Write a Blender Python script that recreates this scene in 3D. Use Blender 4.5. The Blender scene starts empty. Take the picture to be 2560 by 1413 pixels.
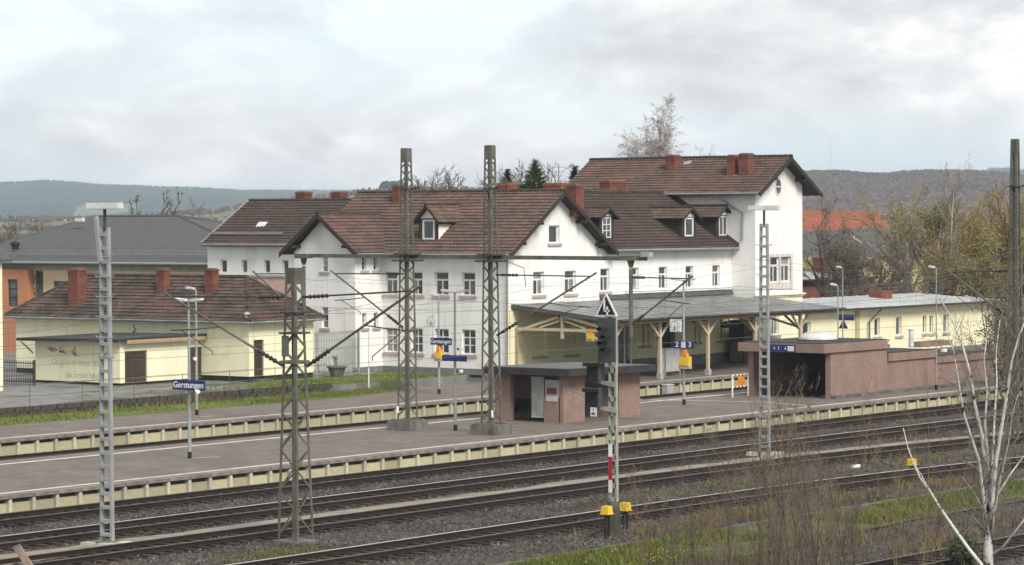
import bpy, math, random
from mathutils import Vector, Matrix

sc = bpy.context.scene
COL = sc.collection
# ------------------------------------------------------------------ camera
F_PX, CAM_H = 7360.0, 10.0
YAW, PIT, ROLL = (math.radians(a) for a in (36.6, 1.33, -0.27))
FW = Vector((math.cos(YAW)*math.cos(PIT), math.sin(YAW)*math.cos(PIT), -math.sin(PIT)))
_rt = Vector((math.sin(YAW), -math.cos(YAW), 0)); _up = _rt.cross(FW)
RT = _rt*math.cos(ROLL) + _up*math.sin(ROLL)
UP = _up*math.cos(ROLL) - _rt*math.sin(ROLL)
CAM = Vector((0, 0, CAM_H))
cd = bpy.data.cameras.new('camera'); cam = bpy.data.objects.new('camera', cd); COL.objects.link(cam)
cd.sensor_width = 36; cd.lens = F_PX/2560*36; cd.clip_start = 1; cd.clip_end = 30000
cam.matrix_world = Matrix(((RT.x, UP.x, -FW.x, CAM.x), (RT.y, UP.y, -FW.y, CAM.y), (RT.z, UP.z, -FW.z, CAM.z), (0, 0, 0, 1)))
sc.camera = cam
# surveying: turn a sight line into a point on a known plane of the place
def _ray(x, y): return RT*((x-1280)/F_PX) - UP*((y-706.5)/F_PX) + FW
def PZ(x, y, z=0.0): d = _ray(x, y); return CAM + d*((z-CAM.z)/d.z)
def PY(x, y, Y): d = _ray(x, y); return CAM + d*(Y/d.y)
def PX(x, y, X): d = _ray(x, y); return CAM + d*(X/d.x)
def PD(x, y, D): return CAM + _ray(x, y)*D

# ------------------------------------------------------------------ light
SUN_DIR = Vector((-0.30, -0.75, 0.75)).normalized()      # towards the veiled sun
EL = math.asin(SUN_DIR.z); AZ = math.atan2(SUN_DIR.x, SUN_DIR.y)
sl = bpy.data.lights.new('sun', 'SUN'); sl.energy = 1.5; sl.angle = math.radians(22); sl.color = (1.0, 0.95, 0.87)
so = bpy.data.objects.new('sun', sl); COL.objects.link(so)
so.rotation_euler = SUN_DIR.to_track_quat('Z', 'Y').to_euler()
vs = sc.view_settings
vs.view_transform = 'Standard'; vs.look = 'None'; vs.gamma = 1; vs.exposure = 1.42; vs.use_curve_mapping = False
w = bpy.data.worlds.new('World'); sc.world = w; w.use_nodes = True
nt = w.node_tree; nt.nodes.clear()
def N(nt, t, **k):
    n = nt.nodes.new(t)
    for a, b in k.items():
        if a == 'i':
            for s, v in b.items(): n.inputs[s].default_value = v
        else: setattr(n, a, b)
    return n
def ramp(nt, pts):
    n = nt.nodes.new('ShaderNodeValToRGB'); e = n.color_ramp.elements
    while len(e) > 1: e.remove(e[-1])
    for k, (p, c) in enumerate(pts):
        el = e[0] if k == 0 else e.new(p)
        el.position = p; el.color = (*c, 1) if len(c) == 3 else c
    return n
L = nt.links.new
sky = N(nt, 'ShaderNodeTexSky', sky_type='NISHITA', sun_disc=False, sun_elevation=EL, sun_rotation=AZ, altitude=200, air_density=1.0, dust_density=1.5, ozone_density=1.5)
tc = N(nt, 'ShaderNodeTexCoord')
mp = N(nt, 'ShaderNodeMapping', i={'Scale': (1, 1, 2.4), 'Location': (0.31, 0.12, 0.4)})
L(tc.outputs['Generated'], mp.inputs['Vector'])
n1 = N(nt, 'ShaderNodeTexNoise', i={'Scale': 16.0, 'Detail': 12.0, 'Roughness': .60, 'Distortion': .35})
n2 = N(nt, 'ShaderNodeTexNoise', i={'Scale': 4.2, 'Detail': 4.0, 'Roughness': .5})
mp2 = N(nt, 'ShaderNodeMapping', i={'Scale': (1, 1, 4.5), 'Location': (2.3, 1.1, 0.7)})
L(tc.outputs['Generated'], mp2.inputs['Vector'])
L(mp.outputs['Vector'], n1.inputs['Vector']); L(mp2.outputs['Vector'], n2.inputs['Vector'])
r1 = ramp(nt, [(.37, (.272, .278, .289)), (.45, (.314, .318, .325)), (.52, (.354, .356, .357)), (.60, (.416, .415, .409))])
r2 = ramp(nt, [(.40, (.0, .0, .0)), (.58, (.85, .85, .85))])
L(n1.outputs['Fac'], r1.inputs['Fac']); L(n2.outputs['Fac'], r2.inputs['Fac'])
ss = N(nt, 'ShaderNodeMixRGB', blend_type='MULTIPLY', i={'Fac': 1.0, 'Color2': (.10, .10, .10, 1)})
L(sky.outputs['Color'], ss.inputs['Color1'])
mx = N(nt, 'ShaderNodeMixRGB')
sb = N(nt, 'ShaderNodeMixRGB', i={'Fac': .75, 'Color2': (.255, .318, .362, 1)}); L(ss.outputs['Color'], sb.inputs['Color1'])
sx_ = N(nt, 'ShaderNodeSeparateXYZ'); L(tc.outputs['Generated'], sx_.inputs[0]); el_ = N(nt, 'ShaderNodeMapRange', i={'From Min': .035, 'From Max': .085, 'To Min': 1.0, 'To Max': .25}); L(sx_.outputs[2], el_.inputs['Value'])
ml_ = N(nt, 'ShaderNodeMath', operation='MULTIPLY'); L(r2.outputs['Color'], ml_.inputs[0]); L(el_.outputs[0], ml_.inputs[1]); L(ml_.outputs[0], mx.inputs['Fac']); L(r1.outputs['Color'], mx.inputs['Color1']); L(sb.outputs['Color'], mx.inputs['Color2'])
bg = N(nt, 'ShaderNodeBackground', i={'Strength': 1.0}); wo = N(nt, 'ShaderNodeOutputWorld')
L(mx.outputs['Color'], bg.inputs['Color']); L(bg.outputs['Background'], wo.inputs['Surface'])

# ------------------------------------------------------------------ materials
MATS = {}
def mat(name, col, col2=None, scale=1.0, rough=.85, bump=.0, bscale=20., metal=0., rnd=0., streak=1.0, lo=.35, hi=.65, detail=6., spec=.3, tint=False, brick=None, spots=None):
    if name in MATS: return MATS[name]
    m = bpy.data.materials.new(name); m.use_nodes = True; nt = m.node_tree; L = nt.links.new
    b = nt.nodes['Principled BSDF']; b.inputs['Roughness'].default_value = rough; b.inputs['Metallic'].default_value = metal
    b.inputs['Specular IOR Level'].default_value = spec
    tc = N(nt, 'ShaderNodeTexCoord'); vec = tc.outputs['Object']
    if streak != 1.0:
        mp = N(nt, 'ShaderNodeMapping', i={'Scale': (1, 1, streak)}); L(vec, mp.inputs['Vector']); vec2 = mp.outputs['Vector']
    else: vec2 = vec
    no = N(nt, 'ShaderNodeTexNoise', i={'Scale': scale, 'Detail': detail, 'Roughness': .6}); L(vec2, no.inputs['Vector'])
    c2 = col2 or tuple(c*.75 for c in col)
    rp = ramp(nt, [(lo, c2), (hi, col)]); L(no.outputs['Fac'], rp.inputs['Fac']); out = rp.outputs['Color']
    if brick:
        bw, bh, mortar, bvar = brick
        sp = N(nt, 'ShaderNodeSeparateXYZ'); L(vec, sp.inputs[0]); ad = N(nt, 'ShaderNodeMath', operation='ADD'); L(sp.outputs[0], ad.inputs[0]); L(sp.outputs[1], ad.inputs[1])
        cb = N(nt, 'ShaderNodeCombineXYZ'); L(ad.outputs[0], cb.inputs[0]); L(sp.outputs[2], cb.inputs[1])
        if bvar == 'flat': L(sp.outputs[0], cb.inputs[0]); L(sp.outputs[1], cb.inputs[1])
        bt = N(nt, 'ShaderNodeTexBrick', i={'Scale': 1.0, 'Brick Width': bw, 'Row Height': bh, 'Mortar Size': .012, 'Color1': (1, 1, 1, 1), 'Color2': (.72, .70, .70, 1), 'Mortar': (*mortar, 1)})
        L(cb.outputs[0], bt.inputs['Vector'])
        mm = N(nt, 'ShaderNodeMixRGB', blend_type='MULTIPLY', i={'Fac': .8}); L(out, mm.inputs['Color1']); L(bt.outputs['Color'], mm.inputs['Color2']); out = mm.outputs['Color']
    if spots:
        n3 = N(nt, 'ShaderNodeTexNoise', i={'Scale': spots[1], 'Detail': 5., 'Roughness': .65}); L(vec, n3.inputs['Vector'])
        r3 = ramp(nt, [(spots[2], (0, 0, 0)), (spots[3], (1, 1, 1))]); L(n3.outputs['Fac'], r3.inputs['Fac'])
        m3 = N(nt, 'ShaderNodeMixRGB', i={'Color2': (*spots[0], 1)}); L(r3.outputs['Color'], m3.inputs['Fac']); L(out, m3.inputs['Color1']); out = m3.outputs['Color']
    if tint or rnd:
        if tint: a = N(nt, 'ShaderNodeAttribute', attribute_name='tint'); f = a.outputs['Fac']; amt = tint
        else: a = N(nt, 'ShaderNodeObjectInfo'); f = a.outputs['Random']; amt = rnd
        mr = N(nt, 'ShaderNodeMapRange', i={'To Min': 1-amt, 'To Max': 1+amt}); L(f, mr.inputs['Value'])
        hs = N(nt, 'ShaderNodeHueSaturation'); L(mr.outputs[0], hs.inputs['Value']); L(out, hs.inputs['Color']); out = hs.outputs['Color']
    L(out, b.inputs['Base Color'])
    if bump:
        nb = N(nt, 'ShaderNodeTexNoise', i={'Scale': bscale, 'Detail': 4., 'Roughness': .6}); L(vec, nb.inputs['Vector'])
        bp = N(nt, 'ShaderNodeBump', i={'Strength': bump, 'Distance': .05}); L(nb.outputs['Fac'], bp.inputs['Height']); L(bp.outputs['Normal'], b.inputs['Normal'])
    MATS[name] = m; return m

m_white = mat('white plaster', (.80, .79, .765), (.70, .69, .665), scale=1.1, streak=.16, bump=.15, bscale=7, lo=.30, hi=.56, spots=((.62, .60, .565), .55, .58, .80))
m_cream = mat('pale yellow plaster', (.80, .77, .56), (.71, .68, .49), scale=1.1, streak=.2, bump=.15, bscale=8, lo=.3, hi=.58, spots=((.62, .59, .42), .6, .58, .78))
m_cream2 = mat('dull yellow plaster', (.80, .76, .46), (.70, .66, .39), scale=.9, streak=.4, bump=.15, bscale=8, lo=.3, hi=.62)
m_creamE = mat('cream annex plaster', (.78, .74, .50), (.66, .63, .45), scale=.5, streak=.4, bump=.12, bscale=8, lo=.3, hi=.6)
m_pink = mat('salmon plaster', (.66, .43, .37), scale=.8, bump=.1)
m_orange = mat('orange plaster', (.50, .23, .115), (.43, .19, .095), scale=.5, bump=.1)
m_peach = mat('peach plaster', (.72, .55, .36), scale=.5, bump=.1)
m_plinth = mat('grey plinth render', (.20, .20, .195), (.14, .14, .137), scale=2.2, bump=.25, bscale=12)
m_blackplinth = mat('black tar plinth', (.022, .022, .022), scale=2, bump=.2)
m_sillpink = mat('sandstone sill', (.50, .40, .37), scale=3, bump=.1)
m_sillgrey = mat('grey sill', (.42, .41, .41), scale=3, bump=.1)
m_frame = mat('white window paint', (.74, .74, .73), scale=5, rough=.45)
m_curtain = mat('pane with curtain', (.30, .30, .29), (.14, .145, .15), scale=2.2, rough=.25, spec=.5, rnd=.3)
m_dim = mat('dim pane', (.028, .03, .034), (.06, .065, .07), scale=1.2, rough=.1, spec=.6)
m_glass = mat('window glass', (.055, .06, .065), (.12, .125, .13), scale=.9, rough=.12, spec=.6, rnd=.3)
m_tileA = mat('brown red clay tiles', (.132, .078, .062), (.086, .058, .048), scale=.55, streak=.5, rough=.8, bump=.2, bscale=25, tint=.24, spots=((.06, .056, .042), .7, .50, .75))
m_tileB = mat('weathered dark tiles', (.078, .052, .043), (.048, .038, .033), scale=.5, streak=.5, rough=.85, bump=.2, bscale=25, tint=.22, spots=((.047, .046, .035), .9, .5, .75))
m_tileF = mat('mottled reddish tiles', (.108, .064, .052), (.062, .045, .039), scale=.9, rough=.85, bump=.2, bscale=25, tint=.26, spots=((.035, .035, .027), .7, .48, .62))
m_deck = mat('dark eaves timber', (.045, .035, .03), (.03, .024, .02), scale=6, rough=.9, bump=.2)
m_ridge = mat('mossy ridge tiles', (.06, .047, .037), (.034, .031, .023), scale=1.6, rough=.9, bump=.3, tint=.3)
m_zinc = mat('weathered zinc', (.30, .31, .31), (.22, .23, .22), scale=2, rough=.5, metal=.3)
m_brick = mat('red chimney brick', (.25, .088, .06), (.16, .060, .045), scale=2.2, rough=.9, bump=.2, brick=(.26, .085, (.55, .5, .47), 'v'), spots=((.10, .065, .055), 1.4, .55, .8))
m_brick2 = mat('orange chimney brick', (.36, .115, .052), (.24, .075, .04), scale=2.2, rough=.9, bump=.2, brick=(.26, .085, (.6, .5, .45), 'v'))
m_cap = mat('chimney cap concrete', (.17, .14, .12), scale=3)
m_clinker = mat('pink brown clinker', (.31, .212, .182), (.24, .166, .143), scale=.9, streak=.35, rough=.85, bump=.15, brick=(.24, .075, (.9, .85, .8), 'v'), spots=((.20, .155, .128), .8, .55, .76))
m_slate = mat('grey roof sheet', (.085, .085, .087), (.068, .068, .07), scale=1.5, rough=.8, bump=.2, bscale=14)
m_steel = mat('olive grey mast steel', (.135, .135, .11), (.075, .073, .06), scale=1.8, rough=.65, bump=.1, spots=((.10, .075, .05), 2.5, .58, .8))
m_steel_d = mat('dark weathered steel', (.065, .06, .052), (.04, .038, .034), scale=3, rough=.7)
m_galv = mat('galvanised steel', (.36, .38, .38), (.28, .295, .295), scale=1.5, rough=.5, metal=.25)
m_alu = mat('pale lamp housing', (.66, .67, .68), scale=2, rough=.4)
m_wire = mat('copper wire patina', (.13, .135, .13), scale=2, rough=.6)
m_insul = mat('brown porcelain', (.035, .027, .025), scale=5, rough=.25, spec=.5)
m_ballast = mat('dark ballast', (.10, .091, .083), (.02, .0185, .017), scale=5.0, rough=.95, bump=1.0, bscale=11, lo=.40, hi=.62, detail=10., spots=((.060, .047, .036), .25, .52, .66))
m_conc = mat('pale concrete', (.52, .49, .41), (.40, .37, .30), scale=2.5, bump=.15, rnd=.2, spots=((.22, .2, .15), 2.6, .55, .75))
m_panel = mat('yellowed platform panel', (.50, .46, .29), (.37, .34, .21), scale=1.6, bump=.2, rnd=.22, spots=((.15, .125, .085), 1.7, .52, .72))
m_lip = mat('platform edge slab', (.23, .20, .17), (.15, .132, .115), scale=2.4, bump=.2, rnd=.14)
m_path = mat('beige trodden path', (.27, .23, .185), (.17, .145, .12), scale=1.2, bump=.3, bscale=12)
m_pave = mat('brown grey block paving', (.195, .166, .140), (.140, .119, .102), scale=.75, rough=.85, bump=.25, bscale=9, brick=(.60, .30, (.62, .6, .58), 'flat'), spots=((.115, .104, .093), .33, .50, .68))
m_line = mat('worn white line', (.58, .52, .45), (.34, .30, .26), scale=1.6, lo=.3, hi=.55)
m_rail = mat('rusty rail', (.028, .02, .017), scale=3, rough=.7)
m_railtop = mat('polished rail head', (.62, .60, .57), scale=3, rough=.35, metal=.35)
m_railtop2 = mat('dull rail head', (.19, .165, .145), scale=3, rough=.5, metal=.4)
m_sleeper = mat('brown sleeper', (.055, .040, .032), (.026, .020, .017), scale=3, bump=.3, rnd=.3)
m_grass = mat('bright grass', (.125, .165, .022), (.075, .10, .018), scale=2.5, rough=.95, bump=.6, bscale=25)
m_blade = mat('grass blades', (.135, .158, .032), (.085, .105, .025), scale=.8, rough=.9, tint=.35)
m_blade_dry = mat('dry grass blades', (.17, .13, .062), (.10, .082, .036), scale=.8, rough=.9, tint=.35)
m_field = mat('far meadow', (.13, .145, .07), (.085, .10, .055), scale=.004, rough=1., detail=5)
m_lot = mat('gravel lot', (.21, .205, .20), (.15, .146, .14), scale=.8, bump=.4, bscale=14, spots=((.075, .085, .035), .35, .50, .62))
m_stone = mat('dark retaining stone', (.075, .068, .055), (.028, .028, .022), scale=2.2, rough=.95, bump=.8, bscale=6)
m_block = mat('stained concrete block', (.18, .172, .15), (.06, .06, .053), scale=2.2, streak=.4, bump=.3, bscale=10)
m_blue = mat('station sign blue', (.025, .032, .13), scale=3, rough=.5)
m_signwhite = mat('sign white', (.82, .82, .82), scale=3, rough=.5)
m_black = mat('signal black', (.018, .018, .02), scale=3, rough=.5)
m_sigGrey = mat('signal housing grey', (.065, .067, .072), scale=3, rough=.5)
m_yellow = mat('signal yellow', (.72, .50, .03), (.62, .42, .03), scale=3, rough=.5)
m_ticket = mat('ochre machine yellow', (.72, .48, .06), scale=3, rough=.5)
m_red = mat('sign red', (.42, .02, .04), scale=3, rough=.5)
m_orangeS = mat('orange sign', (.72, .27, .04), scale=3, rough=.5)
m_metalroof = mat('pale canopy roof sheet', (.21, .218, .212), (.125, .128, .124), scale=.8, rough=.38, metal=.2, bump=.05, bscale=3, spec=.5)
m_metalroofE = mat('light sheet roof', (.62, .63, .63), (.48, .49, .49), scale=.7, rough=.3, metal=.25, spec=.5)
m_timber = mat('ochre painted timber', (.42, .30, .17), (.33, .23, .13), scale=4, rough=.7)
m_timberL = mat('pale cream timber', (.58, .49, .33), (.47, .39, .26), scale=4, rough=.7)
m_door = mat('dark brown door', (.065, .045, .035), (.045, .032, .026), scale=4, streak=.2, rough=.6)
m_roofFelt = mat('dark roofing felt', (.042, .042, .040), (.024, .024, .023), scale=1.5, rough=.8, bump=.3, bscale=10)
m_feltlight = mat('wet roof felt', (.085, .088, .088), (.05, .051, .05), scale=1.2, rough=.5)
m_barkbirch = mat('birch bark', (.56, .55, .52), (.40, .385, .36), scale=3, rough=.8, spots=((.03, .027, .024), 2.6, .585, .63))
m_bark = mat('grey brown bark', (.10, .082, .066), (.06, .05, .042), scale=3, rough=.9)
m_twig = mat('bare twigs', (.15, .12, .10), scale=2, rough=.9)
m_twigbirch = mat('hanging birch twigs', (.40, .37, .345), (.30, .27, .25), scale=1, rough=.9)
m_twigfb = mat('grey birch twigs', (.17, .145, .125), (.11, .095, .08), scale=1, rough=.9)
m_twigred = mat('russet twigs', (.20, .14, .075), (.12, .09, .055), scale=.7, rough=.9)
m_leafochre = mat('ochre spring buds', (.29, .205, .05), (.21, .165, .045), scale=.25, rough=.9, tint=.3)
m_leafgreen = mat('young spring leaves', (.25, .235, .06), (.18, .175, .05), scale=.25, rough=.9, tint=.3)
m_leafdark = mat('dark hedge foliage', (.055, .065, .028), (.035, .04, .02), scale=.3, rough=.9, tint=.3)
m_conifer = mat('conifer needles', (.17, .20, .06), (.09, .12, .035), scale=.6, rough=.95, tint=.3)
m_coniferD = mat('dark spruce needles', (.016, .026, .022), scale=.6, rough=.95, tint=.3)
m_forest = mat('far spruce forest', (.02, .07, .055), (.004, .024, .03), scale=.0035, rough=1., tint=.45)
m_forestB = mat('far bare woodland', (.11, .078, .068), (.045, .037, .038), scale=.01, rough=1., tint=.35, spots=((.03, .05, .035), .012, .62, .68))
m_redroof = mat('orange red roof tiles', (.33, .115, .07), (.25, .09, .055), scale=.6, rough=.85, tint=.2)
m_graf = mat('faded grey spray paint', (.53, .52, .44), scale=3)
m_graf2 = mat('faded red spray paint', (.45, .22, .24), scale=3)
m_grafw = mat('chalky spray paint', (.40, .38, .25), scale=3)
m_ybuild = mat('yellow house wall', (.62, .53, .24), scale=.5)

# ------------------------------------------------------------------ mesh building
class MB:
    def __init__(s): s.v = []; s.f = []; s.t = []
    def face(s, pts, t=None):
        n = len(s.v); s.v += [tuple(p) for p in pts]; s.f.append(tuple(range(n, n+len(pts))));
        if t is not None: s.t.append(t)
    def idx(s, pts, faces):
        n = len(s.v); s.v += [tuple(p) for p in pts]; s.f += [tuple(n+i for i in f) for f in faces]
    def box(s, x0, x1, y0, y1, z0, z1):
        s.idx([(x0, y0, z0), (x1, y0, z0), (x1, y1, z0), (x0, y1, z0), (x0, y0, z1), (x1, y0, z1), (x1, y1, z1), (x0, y1, z1)],
              [(3, 2, 1, 0), (4, 5, 6, 7), (0, 1, 5, 4), (1, 2, 6, 5), (2, 3, 7, 6), (3, 0, 4, 7)]); return s
    def extr(s, poly, vec):
        poly = [Vector(p) for p in poly]; vec = Vector(vec); n = len(poly)
        s.idx(poly + [p+vec for p in poly], [tuple(range(n)), tuple(range(2*n-1, n-1, -1))] + [(i, i+n, (i+1) % n+n, (i+1) % n) for i in range(n)]); return s
    def bar(s, p, q, w, h=None, up=(0, 0, 1)):
        p, q = Vector(p), Vector(q); h = h or w; d = (q-p).normalized(); u = Vector(up)
        if abs(d.dot(u)) > .98: u = Vector((1, 0, 0))
        a = d.cross(u).normalized()*w/2; b = a.cross(d).normalized()*h/2
        s.idx([p-a-b, p+a-b, p+a+b, p-a+b, q-a-b, q+a-b, q+a+b, q-a+b], [(3, 2, 1, 0), (4, 5, 6, 7), (0, 1, 5, 4), (1, 2, 6, 5), (2, 3, 7, 6), (3, 0, 4, 7)]); return s
    def tube(s, pts, rad, n=6, cap=True):
        pts = [Vector(p) for p in pts]
        if not hasattr(rad, '__len__'): rad = [rad]*len(pts)
        base = len(s.v); d = (pts[-1]-pts[0]).normalized() if (pts[-1]-pts[0]).length > 1e-6 else Vector((0, 0, 1))
        a = d.orthogonal().normalized()
        for i, p in enumerate(pts):
            dd = (pts[min(i+1, len(pts)-1)]-pts[max(i-1, 0)])
            dd = dd.normalized() if dd.length > 1e-6 else d
            a = (a - dd*a.dot(dd)); a = a.normalized() if a.length > 1e-6 else dd.orthogonal().normalized()
            b = dd.cross(a)
            for k in range(n):
                t = 2*math.pi*k/n; s.v.append(tuple(p + (a*math.cos(t)+b*math.sin(t))*rad[i]))
        for i in range(len(pts)-1):
            for k in range(n):
                s.f.append((base+i*n+k, base+i*n+(k+1) % n, base+(i+1)*n+(k+1) % n, base+(i+1)*n+k))
        if cap: s.f.append(tuple(base+k for k in range(n-1, -1, -1))); s.f.append(tuple(base+(len(pts)-1)*n+k for k in range(n)))
        return s
    def lathe(s, c, prof, n=16):
        c = Vector(c); base = len(s.v)
        for r, z in prof:
            for k in range(n): t = 2*math.pi*k/n; s.v.append((c.x+r*math.cos(t), c.y+r*math.sin(t), c.z+z))
        for i in range(len(prof)-1):
            for k in range(n): s.f.append((base+i*n+k, base+i*n+(k+1) % n, base+(i+1)*n+(k+1) % n, base+(i+1)*n+k))
        s.f.append(tuple(base+k for k in range(n-1, -1, -1))); s.f.append(tuple(base+(len(prof)-1)*n+k for k in range(n))); return s
    def obj(s, name, m, parent=None, smooth=False, kind=None):
        me = bpy.data.meshes.new(name); me.from_pydata(s.v, [], s.f)
        if s.t and len(s.t) == len(s.f):
            at = me.attributes.new('tint', 'FLOAT', 'FACE'); at.data.foreach_set('value', s.t)
        if smooth: me.shade_smooth()
        me.materials.append(m); return link(name, me, parent, kind)
def link(name, me, parent=None, kind=None):
    o = bpy.data.objects.new(name, me); COL.objects.link(o)
    if parent is not None: setpar(o, parent)
    if kind: o['kind'] = kind
    return o
def setpar(o, parent):
    o.parent = parent
    if parent.type == 'EMPTY': o.matrix_parent_inverse = Matrix.Translation(-parent.location)
def tag(o, label, cat, group=None):
    o['label'] = label; o['category'] = cat
    if group: o['group'] = group
    return o
def thing(name, label, cat, loc, group=None):
    o = bpy.data.objects.new(name, None); COL.objects.link(o); o.location = Vector(loc); o.empty_display_size = .3
    return tag(o, label, cat, group)
def struct(name, mb, m):
    o = mb.obj(name, m); o['kind'] = 'structure'; return o
def copy_tree(src, parent, delta):
    """copy of a thing and of its parts and sub-parts, moved by delta"""
    c = src.copy(); COL.objects.link(c)
    if parent is None: c.location = src.location + Vector(delta)
    else: c.parent = parent
    for ch in src.children: copy_tree(ch, c, delta)
    return c
def piece(src, name, parent, loc):
    o = bpy.data.objects.new(name, src); COL.objects.link(o); o.parent = parent; o.location = Vector(loc) - (parent.location if parent.type == "EMPTY" else Vector())
    return o
# wall sheets with real openings: P(a, z, d) maps wall coordinates (along, up, depth inwards) to the place
def wallY(Y, s=1): return lambda a, z, d: (a, Y+s*d, z)
def wallX(X, s=1): return lambda a, z, d: (X+s*d, a, z)
def wall(mb, P, a0, a1, z0, z1, holes=(), d=.2):
    A = sorted({a0, a1, *[h[0] for h in holes], *[h[1] for h in holes]}); Z = sorted({z0, z1, *[h[2] for h in holes], *[h[3] for h in holes]})
    for i in range(len(A)-1):
        for j in range(len(Z)-1):
            ca, cz = (A[i]+A[i+1])/2, (Z[j]+Z[j+1])/2
            if any(h[0] < ca < h[1] and h[2] < cz < h[3] for h in holes): continue
            mb.face([P(A[i], Z[j], 0), P(A[i+1], Z[j], 0), P(A[i+1], Z[j+1], 0), P(A[i], Z[j+1], 0)])
    for a, b, c, e in [h[:4] for h in holes]:
        for (u, v), (x, y) in (((a, c), (b, c)), ((b, c), (b, e)), ((b, e), (a, e)), ((a, e), (a, c))):
            mb.face([P(u, v, 0), P(x, y, 0), P(x, y, d), P(u, v, d)])
    return mb
def wbox(mb, P, a0, a1, z0, z1, d0, d1):
    p = [P(a, z, d) for d in (d0, d1) for a, z in ((a0, z0), (a1, z0), (a1, z1), (a0, z1))]
    mb.idx(p, [(3, 2, 1, 0), (4, 5, 6, 7), (0, 1, 5, 4), (1, 2, 6, 5), (2, 3, 7, 6), (3, 0, 4, 7)]); return mb
STY = {'T': [(.10, .46, .05, .62), (.54, .90, .05, .62), (.10, .90, .70, .95)],
       'six': [(.08, .46, .05, .34), (.54, .92, .05, .34), (.08, .46, .38, .65), (.54, .92, .38, .65), (.08, .46, .70, .95), (.54, .92, .70, .95)],
       'one': [(.13, .87, .08, .92)], 'two': [(.10, .46, .06, .94), (.54, .90, .06, .94)],
       'lat': [(.1, .47, .05, .33), (.53, .9, .05, .33), (.1, .47, .37, .63), (.53, .9, .37, .63), (.1, .47, .67, .95), (.53, .9, .67, .95)],
       'three': [(.12, .88, .04, .32), (.12, .88, .36, .64), (.12, .88, .68, .96)]}
def window(parent, P, a0, a1, z0, z1, style='T', sill=None, depth=.13, fm=None, gm=None):
    mb = MB(); panes = [(a0+(a1-a0)*p[0], a0+(a1-a0)*p[1], z0+(z1-z0)*p[2], z0+(z1-z0)*p[3]) for p in STY[style]]
    PF = lambda a, z, d: P(a, z, d+depth)
    wall(mb, PF, a0, a1, z0, z1, panes, .04)
    wo = mb.obj('window', fm or m_frame, parent)
    wr = random.Random(int(a0*37+z0*101)); lot = [m_glass, m_dim, m_glass, m_curtain]; base_g = wr.choice(lot)
    for p in panes:
        gq = gm or (base_g if wr.random() < .75 else wr.choice(lot)); q = wbox(MB(), PF, p[0]-.01, p[1]+.01, p[2]-.01, p[3]+.01, .03, .045); q.obj('pane', gq, wo)
    if sill: wbox(MB(), P, a0-.14, a1+.14, z0-.16, z0-.01, -.09, .12).obj('sill', sill, wo)
    return wo
# tiled roof slopes: p0, p1 the eave, then the ridge end(s); a deck with real tiles laid in courses
def roof(parent, pts, tile, seed=1, te=.325, tw=.26, deck=.12, name='roof_slope', lift=.025, skip=None):
    pts = [Vector(p) for p in pts]; u = (pts[1]-pts[0]).normalized(); n = u.cross(pts[-1]-pts[0]).normalized()
    if n.z < 0: n = -n
    v = n.cross(u).normalized()
    if v.z < 0: v = -v
    o = MB().extr(pts, -n*deck).obj(name, m_deck, parent)
    uv = [((p-pts[0]).dot(u), (p-pts[0]).dot(v)) for p in pts]
    def inside(x, y):
        c = False; j = len(uv)-1
        for i in range(len(uv)):
            (xi, yi), (xj, yj) = uv[i], uv[j]
            if (yi > y) != (yj > y) and x < (xj-xi)*(y-yi)/(yj-yi+1e-12)+xi: c = not c
            j = i
        return c
    rng = random.Random(seed); mb = MB()
    U0, U1 = min(a for a, b in uv), max(a for a, b in uv); V1 = max(b for a, b in uv)
    prof = [(0, .0), (.32, .055), (.66, .035), (1.0, .0)]
    for j in range(int(V1/te)+1):
        v0 = j*te-.03; off = 0
        rowd = rng.uniform(-.05, .05)
        for i in range(int((U1-U0)/tw)+1):
            u0 = U0+i*tw
            cx, cy = u0+tw/2, v0+te/2
            if not inside(cx, min(max(cy, .01), V1-.01)): continue
            P3 = lambda a, b, h: pts[0]+u*a+v*b+n*h
            if skip and skip(P3(cx, cy, 0)): continue
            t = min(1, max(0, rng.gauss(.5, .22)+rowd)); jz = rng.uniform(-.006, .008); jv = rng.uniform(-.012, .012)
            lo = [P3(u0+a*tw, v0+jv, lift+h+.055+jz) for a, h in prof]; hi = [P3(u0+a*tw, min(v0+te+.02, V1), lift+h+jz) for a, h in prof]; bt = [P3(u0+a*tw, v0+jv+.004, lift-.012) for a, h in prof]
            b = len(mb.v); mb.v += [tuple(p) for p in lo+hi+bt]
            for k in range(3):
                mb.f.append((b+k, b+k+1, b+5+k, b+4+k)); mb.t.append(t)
                mb.f.append((b+8+k, b+9+k, b+k+1, b+k)); mb.t.append(t*.3)  # front lips tinted darker, painting shade lines between the courses
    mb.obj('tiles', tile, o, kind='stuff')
    return o
def ridge(parent, p, q, r=.13, m=None, name='ridge_cap', seed=3):
    p, q = Vector(p), Vector(q); n = max(2, int((q-p).length/.38)); rng = random.Random(seed); mb = MB()
    for k in range(n):
        a = p.lerp(q, k/n); b = p.lerp(q, (k+1.08)/n); f0 = len(mb.f)
        mb.tube([a, b], [r*1.12, r*.95], 6, True); t = rng.random(); mb.t += [t]*(len(mb.f)-f0)
    return mb.obj(name, m or m_ridge, parent, kind='stuff')
def chimney(parent, x0, x1, y0, y1, z0, z1, m=None, cap=True):
    s = MB().box(x0, x1, y0, y1, z0, z1).obj('chimney', m or m_brick, parent)
    mb = MB(); mb.box(x0-.025, x1+.025, y0-.025, y1+.025, z1-.26, z1-.18); mb.box(x0-.04, x1+.04, y0-.04, y1+.04, z1-.1, z1+.02); mb.obj('corbel', m or m_brick, s)
    MB().box(x0+.05, x1-.05, y0+.05, y1-.05, z1+.02, z1+.08).obj('cap', m_cap, s)
    return s
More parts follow.
